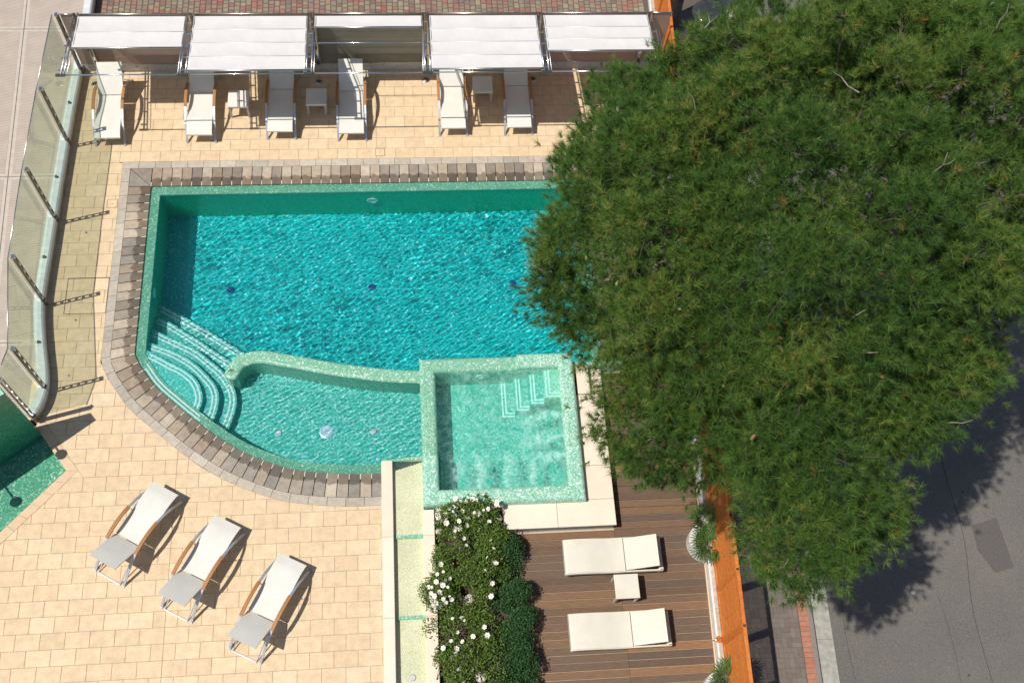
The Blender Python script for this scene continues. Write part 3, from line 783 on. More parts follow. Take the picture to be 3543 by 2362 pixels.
# ------------------------------------------------------------------ east wall, planters, orange fence
wall_e = thing('garden_wall', 'low white rendered wall with beige top carrying the orange fence', 'wall')
for b0, b1, zb, zt in ((-7, 4.95, -1.2, -.12), (4.95, 18, -1.2, .12)):
    MB().prism(sq(-.125, .07, b0, b1), zb, zt-.02).build('wall_body', 'white_wall', wall_e)
    for k in range(int((b1-b0)/1.1)+1):
        c0, c1 = b0+k*1.1, min(b1, b0+(k+1)*1.1)
        if c1-c0 > .1: MB().prism(sq(-.085, .085, c0+.002, c1-.002), zt-.02, zt, .006).build('cap_stone', 'wall_tile_top', wall_e)
MB().prism(sq(-.16, -.13, -6.5, 4.9), zd-.02, zd+.03, .004).build('deck_edging', 'basin_stone', wall_e)
fence = thing('orange_fence', 'orange wooden fence of thin horizontal slats between the deck and pavement', 'fence')
Z0, Z1 = -.11, 1.44
def FB(mb, a0, a1, b0, b1, z0, z1): mb.prism(sq(a0, a1, b0, b1), z0, z1)
for i in range(-6, 16):
    b = -.02+i*1.03
    m = MB(); FB(m, -.03, .045, b-.035, b+.035, Z0, Z1); m.build('post', 'orange_paint', fence)
    m = MB(); FB(m, -.02, .03, b-.022, b+.022, Z1, Z1+.012); m.build('post_cap', 'dark_steel', fence)
    if i == 15: break
    c0, c1 = b+.035, b+.995
    m = MB(); FB(m, -.02, .035, c0, c1, Z0, Z0+.07); m.build('bottom_rail', 'orange_paint', fence)
    m = MB(); FB(m, -.022, .045, c0, c1, Z1-.075, Z1-.005); m.build('top_rail', 'orange_paint', fence)
    for e0, e1 in ((c0, c0+.04), (c1-.04, c1)):
        m = MB(); FB(m, -.018, .032, e0, e1, Z0+.07, Z1-.075); m.build('side_rail', 'orange_paint', fence)
    m = MB(); n = 30; h = (Z1-.075-Z0-.07)/n
    for k in range(n): FB(m, -.001, .004, c0+.04, c1-.04, Z0+.07+k*h+.003, Z0+.07+(k+1)*h-.021)
    m.build('slat_screen', 'orange_paint', fence, kind='stuff')
def arc(cx, cy, r, a0, a1, n=22): return [(cx+r*math.cos(a0+(a1-a0)*i/n), cy+r*math.sin(a0+(a1-a0)*i/n)) for i in range(n+1)]
for cy, lab in ((-.33, 'white semicircular planter with two fan palms against the orange fence'), (-3.23, 'white semicircular planter at the bottom edge of the timber deck')):
    cx = FX(cy)-.10; t = thing('planter', lab, 'planter')
    ring_ = arc(cx, cy, .385, rad(92), rad(268)); inn_ = arc(cx, cy, .25, rad(92), rad(268))
    for k in range(0, 22, 2):
        p = ring_[k:k+3]+inn_[k:k+3][::-1]; MB().prism(p, zd, -.045+.0004*(k % 4), .006).build('rim_block', 'planter_white', t)
    MB().prism(arc(cx, cy, .255, rad(90), rad(270))+[(cx+.02, cy-.25), (cx+.02, cy+.25)], zd, -.12).build('soil', 'soil', t)
t = thing('hook_clamp', 'small round orange clamp with steel pin on the wall by a fence post', 'clamp', (13.74, -2.27, -.12))
m = MB(); m.tube([(.05*math.cos(a), .05*math.sin(a), .03) for a in np.linspace(0, 6.28, 17)], .016, 8, False); m.build('ring', 'orange_paint', t, True)
MB().tube([(-.12, -.02, .03), (0, 0, .045), (.06, .03, .03)], .011, 8).build('pin', 'steel', t, True)
MB().lathe([(0, .05), (.02, .05), (.03, .0), (.03, 0)], (0, 0, 0), 10).build('boss', 'orange_paint', t)

# ------------------------------------------------------------------ pavement, kerb, road
zs = -1.12
pav = struct(MB().prism(sq(.07, 2.12, -30, 60), -1.6, zs-.006).build('pavement', 'paver_joint'))
pvm = [MB().box(-.0985, .0985, -.0485, .0485, -.03, 0, .003).mesh('paver', 'paver'), MB().box(-.0485, .0485, -.0985, .0985, -.03, 0, .003).mesh('paver', 'paver')]
far = MB(); cnt = 0
ang = -math.atan(.037)
slots = []
for j in range(-12, 80):
    for i in range(9):
        for k in range(2):
            a, b = .19+i*.2, j*.2+.1
            if (i+j) % 2: p = (a, b+(-.05 if k else .05)); w = 0
            else: p = (a+(-.05 if k else .05), b); w = 1
            slots.append((p, w))
slots.sort(key=lambda s: s[0][1])
for (p, w) in slots:
    x, y = SF(*p)
    if cnt < 290 and x > 14.55 and y > -3.5:
        obj('paver', pvm[w], pav, loc=(x, y, zs+R.uniform(-.002, .002)), rotz=ang); cnt += 1
    else:
        h = (.0985, .0485) if w == 0 else (.0485, .0985)
        far.prism(sq(p[0]-h[0], p[0]+h[0], p[1]-h[1], p[1]+h[1]), zs-.03, zs)
far.build('paver_field', 'paver', pav, kind='stuff')
rb = MB().box(-.099, .099, -.0495, .0495, -.03, 0, .003).mesh('brick', 'red_brick')
for j in range(-22, 150):
    x, y = SF(2.005, j*.1045); obj('brick', rb, pav, loc=(x, y, zs+R.uniform(-.002, .002)), rotz=ang)
kerb = struct(MB().prism(sq(2.10, 2.20, -30, 60), -1.6, zs-.004).build('kerb', 'granite'))
for j in range(-3, 16): MB().prism(sq(2.108, 2.205, j*1.0+.003, j*1.0+.997), -1.5, zs+.004, .01).build('kerb_stone', 'granite', kerb)
road = struct(MB().prism(sq(2.16, 40, -60, 90), -1.7, -1.232).build('road', 'asphalt'))
for j in range(-3, 12): MB().prism(sq(2.235, 2.60, j*1.37+.55-.004, (j+1)*1.37+.54), -1.5, -1.225, .006).build('gutter_slab', 'gutter', road)
MB().prism([(17.85, -.42), (18.83, -.45), (18.80, .9), (17.9, .95)], -1.3, -1.2285).build('asphalt_patch', 'asphalt_patch', road)
MB().prism([(20.0, .05), (20.6, .2), (20.7, -.9), (20.25, -1.0), (20.0, -.5)], -1.3, -1.2275).build('asphalt_patch', 'asphalt_patch', road)
def crackline(pts, w=.006): MB().sweep(smooth_line(pts, .15), [(-w, -1.2283), (w, -1.2283)]).build('crack', 'crack', road)
crackline([(19.6, -3.6), (19.55, -1.8), (19.75, -.2), (19.7, 1.6), (19.95, 3.2)]); crackline([(18.9, -3.6), (18.95, -2.5), (18.88, -1.4)], .004); crackline([(16.75, -3.5), (16.72, -2), (16.9, -.4)], .004)
for x, y, r, lab in ((18.35, -1.32, .045, 'small round pale lid in the sunlit asphalt'), (18.16, -.17, .04, 'pale round marker in the shaded asphalt, western of the pair'), (18.48, -.17, .04, 'pale round marker in the shaded asphalt, eastern of the pair')):
    thing('road_marker', lab, 'lid', loc=(x, y, -1.232), me=MB().lathe([(0, .012), (r*.8, .012), (r, .006), (r, -.01)], (0, 0, 0), 14).mesh('road_marker', 'gutter'))

# ------------------------------------------------------------------ west wall with glass fence, plaza outside
WALL = smooth_line([(.40, 13.2), (.365, 11.74), (.32, 10.59), (.28, 8.9), (.25, 6.8), (.235, 5.6), (.27, 5.1), (.37, 4.48), (.52, 3.75), (.555, 3.42), (.52, 3.1), (.44, 2.88), (.35, 2.74)], .15)
WALL = [(.40, 17.0)]+WALL                                         # heading south; its right side is outside
ww = thing('boundary_wall', 'low curved white wall with metal-grey coping carrying the glass fence', 'wall')
MB().sweep(WALL, [(0, -.3), (0, .10), (.19, .10), (.19, -.3)], closed=True).build('wall_body', 'wall_tile', ww)
for i in range(0, len(WALL)-1, 2):
    a, b = Vector(WALL[i]), Vector(WALL[min(i+2, len(WALL)-1)]);
    d = (b-a).normalized(); nn = Vector((d.y, -d.x))
    if a.y > 12.5: continue
    q = [tuple(a+d*.003-nn*.006), tuple(b-d*.003-nn*.006), tuple(b-d*.003+nn*.02), tuple(a+d*.003+nn*.02)]
    MB().prism(q, -.05, .13, .002).build('face_tile', 'wall_tile', ww)
prof = [(-.012, .13), (-.012, .255), (.02, .285), (.175, .285), (.185, .13)]
MB().sweep(WALL, prof, closed=True).build('coping', 'wall_coping', ww)
gf = thing('glass_fence', 'tall frameless glass fence with slotted steel posts along the curved white wall', 'fence')
PST = [(.36, 11.60), (.285, 9.54), (.255, 7.47), (.262, 5.40), (.525, 3.39), (.375, 2.745)]
def wall_dir(p):
    j = min(range(1, len(WALL)-1), key=lambda k: (Vector(WALL[k])-Vector(p)).length); d = (Vector(WALL[j+1])-Vector(WALL[j-1])).normalized(); return d
ZT = 2.05
for p in PST:
    d = wall_dir(p); nn = Vector((d.y, -d.x)); c = Vector(p)
    post = MB(); M3 = Matrix(((nn.x, d.x, 0, 0), (nn.y, d.y, 0, 0), (0, 0, 1, 0), (0, 0, 0, 1)))
    def pb(mb, u, v, z, su, sv, sz): mb.obox(Matrix.Translation((c.x+nn.x*u+d.x*v, c.y+nn.y*u+d.y*v, z)) @ M3, su, sv, sz)
    for v in (-.032, .032): pb(post, .01, v, (.12+ZT)/2, .05, .022, ZT-.12)
    o = post.build('post', 'dark_steel', gf)
    for k in range(7):
        m = MB(); pb(m, .01, 0, .30+k*.285, .046, .044, .035); s = m.build('spacer', 'steel', None); s.parent = o
    m = MB(); pb(m, .0, 0, .20, .075, .10, .16); s = m.build('foot_plate', 'dark_steel', None); s.parent = o
    m = MB(); pb(m, .02, 0, ZT+.012, .07, .095, .02); s = m.build('top_clip', 'chrome', None); s.parent = o
line = smooth_line(WALL[1:], .05)
for p, q in zip(PST, PST[1:]):
    dp, dq = wall_dir(p), wall_dir(q); a = Vector(p)+Vector((dp.y, -dp.x))*.12; b = Vector(q)+Vector((dq.y, -dq.x))*.12
    e = (b-a).normalized(); nn = Vector((e.y, -e.x)); a2, b2 = a+e*.03, b-e*.03
    poly = [tuple(a2-nn*.006), tuple(b2-nn*.006), tuple(b2+nn*.006), tuple(a2+nn*.006)]
    MB().prism(poly, .287, ZT-.01).build('pane', 'fence_glass', gf)
    MB().tube([(*a, ZT), (*b, ZT)], .011, 8).build('top_rail', 'steel', gf, True)
    mid = (a+b)/2
    if (b-a).length > 1:
        for t_ in (.5,):
            c = a.lerp(b, t_); m = MB(); m.obox(Matrix.Translation((c.x-nn.x*.02, c.y-nn.y*.02, .30)) @ Matrix(((nn.x, e.x, 0, 0), (nn.y, e.y, 0, 0), (0, 0, 1, 0), (0, 0, 0, 1))), .045, .05, .08)
            m.build('glass_clamp', 'dark_steel', gf)
plaza = struct(MB().prism([(-30, 45), (-30, .5), (-2.4, .5), (.22, 2.56), (.22, 45)], -.3, -.012).build('plaza', 'crack'))
XJ = [-1.1-2.15*k for k in range(6)]
def xj(y): return -1.215+(13.12-y)*.048
ysl = [13.07+4.33*2, 13.07+4.33, 13.07, 8.745, 4.55, .3, -3.8]
for i in range(6):
    ya, yb = ysl[i+1]+.006, ysl[i]-.006
    for col in range(4):
        x1a, x1b = (xj(ya)-2.15*(col-1)-.006 if col else .23), (xj(yb)-2.15*(col-1)-.006 if col else .23)
        x0a, x0b = xj(ya)-2.15*col+.006, xj(yb)-2.15*col+.006
        q = [(x0a, ya), (x1a, ya), (x1b, yb), (x0b, yb)]
        if i >= 3: q = clip(q, (.40, 2.62), (-.613, .79))
        if len(q) < 3: continue
        s = MB().prism(q, -.05, 0, .004).build('slab', 'smooth_concrete', plaza)
        iq = inset(q, .075)
        if poly_area(iq) > .05:
            r_ = MB().prism(iq, -.02, .0035).build('ribbed_panel', 'ribbed_concrete', None); r_.parent = s

# ------------------------------------------------------------------ fountain wall and basin (south-west)
bw = thing('fountain_basin', 'sunken dark green mosaic basin edged with beige stone at the terrace corner', 'basin')
A, Bc, Cc = Vector((.49, 2.46)), Vector((1.06, 1.67)), Vector((-1.7, -1.36))
dw = Vector((-.79, -.613)).normalized(); E_ = A+dw*3.4
MB().prism([tuple(A+Vector((.03, .08))), tuple(E_), tuple(Cc), tuple(Bc)], -.6, -.13).build('basin_floor', 'mosaic_basin', bw); RECV.append(bpy.data.objects['basin_floor'])
m = MB(); 
for a, b in ((A, Bc), (Bc, Cc)): m.add([(a.x, a.y, -.2), (b.x, b.y, -.2), (b.x, b.y, -.004), (a.x, a.y, -.004)], [(0, 1, 2, 3)])
m.build('basin_side', 'mosaic_basin', bw)
def edge_stones(a, b, w, length, start=0.):
    d = (b-a).normalized(); nn = Vector((-d.y, d.x)); L = (b-a).length; s = start
    while s < L:
        e = min(L, s+length); p = [a+d*(s+.002), a+d*(e-.002), a+d*(e-.002)+nn*w, a+d*(s+.002)+nn*w]
        MB().prism([tuple(q) for q in p], -.06, .004, .003).build('edge_stone', 'basin_stone', bw); s = e
OB = [Vector(q) for q in BASIN_OUT]
def edge_run(a0, b0, a1, b1, n):
    for k in range(n):
        s, e = (k+.006)/n, (k+.994)/n; p = [a0.lerp(b0, s), a0.lerp(b0, e), a1.lerp(b1, e), a1.lerp(b1, s)]
        MB().prism([tuple(q) for q in p], -.06, .004, .003).build('edge_stone', 'basin_stone', bw)
edge_run(Vector(BA), Bc, OB[0], OB[1], 4)
edge_run(Bc, Cc, OB[1], OB[2], 14)
sheet('water.006', 'water_still', [tuple(A), tuple(E_), tuple(Cc), tuple(Bc)], .035, lambda X, Y: -.05+waves(X, Y, 70, 20, .15, .6, 1., 1.5, .0004))
fw = thing('fountain_wall', 'tall dark green mosaic wall rising from the corner basin beside the glass fence', 'wall')
nW = Vector((dw.y, -dw.x))                                        # towards the plaza side
if nW.x > 0: nW = -nW
MB().prism([tuple(A), tuple(A+nW*.21), tuple(E_+nW*.21), tuple(E_)], -.3, 2.07, .004).build('wall_body', 'mosaic_dark', fw)
MB().prism([tuple(A+nW*.012-dw*-.012), tuple(A+nW*.198+dw*.012), tuple(E_+nW*.198), tuple(E_+nW*.012)], 2.06, 2.076).build('wall_top', 'mosaic_dry', fw)
for c, lab in (((-.06, 1.76, 1.95), 'water globe'), ((-.95, .83, 2.0), 'water globe')):
    g = MB(); g.lathe([(0, .11), (.05, .098), (.09, .063), (.11, 0), (.09, -.063), (.05, -.098), (0, -.11)], c, 20); g.build('globe_spout', 'steel', fw, True)
    p = Vector(c[:2]); t_ = (p-A).dot(dw); base = A+dw*t_
    MB().tube([(base.x, base.y, c[2]), c], .02, 8).build('spout_arm', 'steel', fw, True)

# ------------------------------------------------------------------ north side: low wall, screens, awnings, cobbles
lw = thing('parapet_wall', 'low stained white wall behind the sun loungers under the awnings', 'wall', me=MB().box(.40, 14.25, 11.74, 11.93, -.1, .30, .01).mesh('parapet_wall', 'low_wall'))
PX = [.72, 3.255, 5.925, 8.495, 11.11, 13.70]
where = ['at the glass fence end of the awning row', 'between the first and second awning from the glass fence', 'between the second awning and the short middle one', 'between the short middle awning and the fourth', 'between the fourth and the last awning by the pine', 'under the pine at the far end of the awning row']
RY, RZ, FY, FZ = 11.58, 2.06, 9.70, 2.30
def AZ(y): return RZ+(RY-y)*(FZ-RZ)/(RY-FY)
for i, x in enumerate(PX):
    t = thing('awning_post', 'steel awning post '+where[i], 'awning post', group='steel awning posts')
    xs_ = (-.055, .055) if i else (0.0, .07)
    for k in xs_:
        MB().box(x+k-.015, x+k+.015, 11.60, 11.66, .30, RZ).build('upright', 'steel', t)
        MB().tube([(x+k, RY+.06, RZ), (x+k, FY, FZ)], .017, 8).build('track', 'chrome', t, True)
        MB().tube([(x+k*1.9+.004, RY, RZ+.03), (x+k*1.9+.004, FY+.02, FZ+.012)], .008, 6).build('guide_rail', 'steel', t, True)
    MB().box(x-.02, x+.02, 11.57, 11.60, .9, RZ+.05).build('spine', 'dark_steel', t)
    for k in range(5):
        y = RY-.2-k*.38; MB().box(x-.07, x+.07, y-.02, y+.02, AZ(y)-.03, AZ(y)-.012).build('cross_plate', 'steel', t)
    MB().lathe([(0, .09), (.045, .085), (.06, .03), (.06, 0)], (x, 11.70, .30), 14).build('foot_cap', 'dark_steel', t)
    MB().box(x-.10, x+.10, FY-.03, FY+.03, FZ-.02, FZ+.015).build('end_bracket', 'dark_steel', t)
bays = [(.83, 3.165, 10.50, 'white awning by the glass fence drawn half out'), (3.345, 5.84, 9.78, 'white awning drawn fully out above the second and third sun lounger'), (6.01, 8.41, 11.13, 'short white awning in the middle of the row, almost retracted'), (8.58, 11.03, 9.78, 'white awning drawn fully out above the fifth and sixth sun lounger'), (11.19, 13.62, 10.33, 'white awning next to the pine drawn two thirds out')]
for i, (x0, x1, yf, lab) in enumerate(bays):
    t = thing('awning', lab, 'awning')
    yr = 11.50; n = max(1, round((yr-yf)/.43)); st = (yr-yf)/n
    for k in range(n):
        ya, yb = yr-k*st, yr-(k+1)*st; m = MB(); P = 6; V = []; F = []; cols = 12
        for a in range(P+1):
            y = ya+(yb-ya)*a/P; sag = .014*math.sin(math.pi*a/P)
            for c in range(cols+1):
                x = x0+(x1-x0)*c/cols; V.append((x, y, AZ(y)+.035-sag-.012*math.sin(math.pi*c/cols)*math.sin(math.pi*a/P)+R.uniform(-.002, .002)))
        for a in range(P):
            for c in range(cols): F.append((a*(cols+1)+c, a*(cols+1)+c+1, (a+1)*(cols+1)+c+1, (a+1)*(cols+1)+c))
        MB().add(V, F).build('fabric_panel', 'awning_fabric', t, True)
        MB().tube([(x0-.03, yb, AZ(yb)+.028), (x1+.03, yb, AZ(yb)+.028)], .010 if k < n-1 else .020, 8).build('fabric_rod' if k < n-1 else 'front_bar', 'aluminium' if k < n-1 else 'steel', t, True)
    MB().tube([(x0-.11, FY, FZ), (x1+.11, FY, FZ)], .014, 8).build('eaves_bar', 'chrome', t, True)
    if i == 2: MB().tube([(x0-.05, 10.65, AZ(10.65)), (x1+.05, 10.65, AZ(10.65))], .010, 8).build('middle_bar', 'chrome', t, True)
    s = thing('wind_screen', ['brown fabric wind screen behind the half-drawn awning by the glass fence', 'brown fabric wind screen mostly hidden by the second awning', 'grey olive slatted wind screen behind the short middle awning', 'brown fabric wind screen mostly hidden by the fourth awning', 'brown fabric wind screen behind the awning next to the pine'][i], 'screen')
    mat = 'screen_olive' if i == 2 else 'screen_brown'
    for k in range(6):
        z0, z1 = .315+k*.272, .315+(k+1)*.272; MB().box(x0-.06, x1+.06, 11.690+.004*(k % 2), 11.715, z0+.002, z1-.002).build('screen_board', mat, s)
    MB().tube([(x0-.09, 11.70, 1.965), (x1+.09, 11.70, 1.965)], .016, 8).build('top_rail', 'steel', s, True)
    MB().box(x0-.08, x1+.08, 11.68, 11.72, .30, .318).build('bottom_rail', 'steel', s)
t = thing('wind_screen', 'narrow brown screen closing the gap between glass fence and first awning post', 'screen'); MB().box(.38, .70, 11.695, 11.71, .31, 1.95).build('screen_board', 'screen_brown', t); MB().tube([(.34, 11.70, 1.965), (.72, 11.70, 1.965)], .016, 8).build('top_rail', 'steel', t, True)
t = thing('wind_screen', 'narrow brown screen closing the gap beside the orange fence', 'screen'); MB().box(13.78, 14.24, 11.695, 11.71, .31, 1.95).build('screen_board', 'screen_brown', t); MB().tube([(13.70, 11.70, 1.965), (14.28, 11.70, 1.965)], .016, 8).build('top_rail', 'steel', t, True)
for (x, y), lab in zip(((.65, 11.35), (5.9, 11.38), (8.49, 11.41), (11.11, 11.40), (13.80, 11.39), (3.27, 11.38)), ('by the first sun lounger and glass fence', 'in front of the post left of the middle awning', 'in front of the post right of the middle awning', 'beside the sixth sun lounger', 'under the awning next to the pine', 'behind the second sun lounger')):
    t = thing('floor_light', 'round steel floor light '+lab, 'floor light', (x, y, 0))
    MB().lathe([(.055, .012), (.075, .016), (.095, .008), (.095, -.01)], (0, 0, 0), 22).build('bezel', 'steel', t, True)
    MB().lathe([(0, .014), (.03, .013), (.056, .006), (.056, -.01)], (0, 0, 0), 18).build('lens', 'dark_steel', t, True)
cob = struct(MB().box(.40, 14.3, 11.95, 30, -.3, -.012).build('cobbled_square', 'cobble_joint'))
cfar = MB(); cn = 0; cm = {}
rows_ = []; y = 12.2
while y < 16.5:
    h = R.choice((.135, .135, .20)); rows_.append((y, h)); y += h
cells_ = []
for ci in range(98):
    x0 = .41+ci*.1405; y = 12.1+R.uniform(0, .1)
    while y < 16.5:
        h = R.choice((.10, .135, .135, .185)); cells_.append((x0, y, h)); y += h
cells_.sort(key=lambda c: abs(c[1]-13.70))
for x0, y0, h in cells_:
    w = .1405; jx, jy = .006, .006
    q = [(-w/2+jx+R.uniform(0, .006), -h/2+jy), (w/2-jx, -h/2+jy+R.uniform(0, .006)), (w/2-jx-R.uniform(0, .006), h/2-jy), (-w/2+jx, h/2-jy-R.uniform(0, .006))]
    if cn < 300:
        key = (h, R.randrange(4))
        if key not in cm: cm[key] = MB().prism(q, -.04, 0, .012).mesh('cobble', 'cobble')
        obj('cobble', cm[key], cob, loc=(x0+w/2, y0+h/2, R.uniform(-.004, .003))); cn += 1
    else: cfar.prism([(a+x0+w/2, b+y0+h/2) for a, b in q], -.04, R.uniform(-.004, .003), .012)
cfar.build('cobble_field', 'cobble', cob, kind='stuff')

# ------------------------------------------------------------------ sun loungers with arched frame
def lounger_meshes():
    D = {}
    arch = [(.965, .0), (.90, .085), (.80, .19), (.66, .32), (.50, .425), (.31, .505)], [(.31, .505), (.15, .548), (-.03, .562), (-.22, .54), (-.38, .49)], [(-.38, .49), (-.52, .40), (-.68, .27), (-.83, .125), (-.93, .02), (-.965, .0)]
    for s in (-1, 1):
        D['front', s] = MB().bar([(s*.325, y, z) for y, z in arch[0]], .046, .024).mesh('front_leg', 'aluminium')
        D['arm', s] = MB().bar([(s*.325, y, z) for y, z in smooth_line(arch[1], .07)], .066, .034).mesh('armrest', 'teak')
        D['rear', s] = MB().bar([(s*.325, y, z) for y, z in arch[2]], .046, .024).mesh('rear_leg', 'aluminium')
        D['rail', s] = MB().tube([(s*.27, .93, .325), (s*.27, .55, .372), (s*.27, .2, .345), (s*.27, -.45, .31)], .014, 8).mesh('side_rail', 'aluminium', True)
        D['strut', s] = MB().tube([(s*.20, -.30, .315), (s*.20, -.50, .33), (s*.20, -.60, .56)], .010, 6).mesh('back_strut', 'steel', True)
    prof = smooth_line([(.955, .335), (.75, .385), (.5, .392), (.2, .372), (-.05, .365), (-.205, .368)], .06)
    D['seat'] = MB().slab(prof, -.285, .285, .03).mesh('seat', 'wicker', False)
    D['edge'] = MB().slab([(.975, .330), (.95, .338)], -.29, .29, .04).mesh('front_edge', 'wicker')
    bp_ = [(-.225+(-.60)*t, .372+.43*t+.02*math.sin(3.14*t)) for t in np.linspace(0, 1, 9)]
    D['back'] = MB().slab(bp_, -.285, .285, .03).mesh('backrest', 'wicker', False)
    m = MB(); m.box(-.25, .25, -.97, -.945, .0, .025)
    for s in (-1, 1): m.tube([(s*.245, -.955, .013), (s*.26, -.45, .315)], .012, 6)
    D['uframe'] = m.mesh('rear_stand', 'aluminium')
    m = MB()
    for y, z in ((.31, .345), (-.33, .305)): m.tube([(-.325, y, z), (.325, y, z)], .012, 6)
    D['cross'] = m.mesh('cross_bar', 'steel', True)
    return D
LM = lounger_meshes()
def lounger(loc, rotz, label):
    t = thing('sun_lounger', label, 'sun lounger', (*loc, 0), rotz, group='woven loungers with teak arms')
    for k in ('seat', 'edge', 'back', 'uframe', 'cross'): obj(LM[k].name.split('.')[0], LM[k], t)
    for s in (-1, 1):
        for k in ('front', 'arm', 'rear', 'rail', 'strut'): obj(LM[k, s].name.split('.')[0], LM[k, s], t)
    return t
NL = [((1.17, 10.515), rad(180.5), 'woven sun lounger with teak arms nearest the glass fence, under the first awning'),
      ((3.24, 10.57), rad(179.5), 'second woven sun lounger from the glass fence, beside the first wicker table'),
      ((5.08, 10.64), rad(179), 'woven sun lounger between the two wicker tables left of the middle awning'),
      ((6.71, 10.565), rad(180), 'woven sun lounger with its headrest under the short middle awning'),
      ((9.09, 10.675), rad(180), 'fully sunlit woven sun lounger left of the third wicker table by the awnings'),
      ((10.64, 10.68), rad(180.4), 'woven sun lounger right of the third wicker table, last of the row before the pine')]
for l, a, s in NL: lounger(l, a, s)
SW = [((2.605, .275), (.518, .855), 'sun lounger on the sunny paving nearest the mosaic basin'), ((3.87, -.465), (.482, .876), 'middle one of the three slanted sun loungers on the sunny paving'), ((5.155, -1.285), (.46, .888), 'slanted sun lounger nearest the pebbled channel on the sunny paving')]
for l, d, s in SW: lounger(l, math.atan2(d[1], d[0])-math.pi/2, s)

# ------------------------------------------------------------------ wicker chaises on the timber deck
def chaise(loc, rotz, label):
    t = thing('wicker_chaise', label, 'chaise', loc, rotz, group='wicker chaises on the timber deck')
    prof = smooth_line([(.985, .285), (.93, .315), (.7, .335), (.4, .325), (.1, .295), (-.10, .292), (-.22, .30)], .05)
    MB().slab(prof, -.335, .335, .045).build('seat', 'wicker_cream', t)
    for s in (-1, 1): MB().slab([(y, z-.03) for y, z in prof]+[(-.98, .27)], s*.335-.014, s*.335+.014, .09).build('side_rail', 'wicker_cream', t)
    MB().box(-.335, .335, -.985, -.925, .18, .27).build('end_rail', 'wicker_cream', t)
    MB().box(-.32, .32, .95, .985, .17, .30).build('front_rail', 'wicker_cream', t)
    bk = [(-.235+(-.625)*k, .302+.245*k) for k in np.linspace(0, 1, 7)]
    MB().slab(bk, -.318, .318, .04).build('backrest', 'wicker_cream', t)
    m = MB(); m.tube([(-.2, -.62, .26), (-.2, -.70, .46)], .010, 6); m.tube([(.2, -.62, .26), (.2, -.70, .46)], .010, 6); m.tube([(-.32, -.62, .26), (.32, -.62, .26)], .010, 6); m.build('back_stay', 'steel', t, True)
    for x in (-.30, .30):
        for y in (-.93, .90): MB().box(x-.025, x+.025, y-.025, y+.025, 0, .24).build('leg', 'wicker_cream', t)
    return t
chaise((11.845, -.53, zd), rad(90), 'cream wicker chaise on the timber deck nearest the stone platform')
chaise((11.825, -1.995, zd), rad(90), 'cream wicker chaise on the timber deck, lower of the two in the photo')
def table(loc, label, mat, sx=.475, sy=.475):
    t = thing('side_table', label, 'side table', loc, 0, group='square wicker side tables')
    MB().box(-sx/2, sx/2, -sy/2, sy/2, .385, .43, .006).build('table_top', mat, t)
    MB().box(-sx/2+.02, sx/2-.02, -sy/2+.02, sy/2-.02, .34, .385).build('apron', mat, t)
    for x in (-1, 1):
        for y in (-1, 1): MB().box(x*(sx/2-.032)-.024, x*(sx/2-.032)+.024, y*(sy/2-.032)-.024, y*(sy/2-.032)+.024, 0, .36).build('leg', mat, t)
table((4.09, 10.545, 0), 'wicker side table right of the second sun lounger, lit by the sun', 'wicker')
table((5.89, 10.59, 0), 'wicker side table in the awning shade beside the lounger under the middle awning', 'wicker')
table((9.83, 10.91, 0), 'wicker side table between the last two sun loungers of the awning row', 'wicker')
table((12.03, -1.195, zd), 'cream wicker side table between the two chaises on the timber deck', 'wicker_cream')

# ------------------------------------------------------------------ pines
def needle_tufts(C, A, nn, length, width, tone, seed):
    """C centres, A axes (unit): bottle-brush tufts, one thin triangle per needle"""
    g = np.random.default_rng(seed); n = len(C); m = n*nn
    c = np.repeat(C, nn, 0); a = np.repeat(A, nn, 0)
    rv = unit(g.normal(size=(m, 3))); side = unit(rv-a*(rv*a).sum(1, keepdims=True))
    th = g.uniform(.15, 1.35, (m, 1)); d = unit(a*np.cos(th)+side*np.sin(th))
    s0 = c-a*(g.uniform(-.03, .06, (m, 1))); L = length*g.uniform(.65, 1.15, (m, 1))
    w = unit(np.cross(d, g.normal(size=(m, 3))))*width
    tip = s0+d*L; tip[:, 2] -= .012
    V = np.stack([s0-w, s0+w, tip], 1).reshape(-1, 3)
    t = np.clip(np.repeat(tone, nn)+g.normal(0, .10, m), 0, 1)
    # pale young shoots in the middle of many tufts
    k = np.nonzero(g.random(n) < .55)[0]; ax = unit(A[k]+g.normal(size=(len(k), 3))*.35); w = unit(np.cross(ax, g.normal(size=(len(k), 3))))*.0055
    c = C[k]; V2 = np.stack([c-w, c+w, c+ax*g.uniform(.06, .13, (len(k), 1))], 1).reshape(-1, 3)
    return np.concatenate([V, V2]), np.concatenate([t, g.uniform(.90, .965, len(k))])
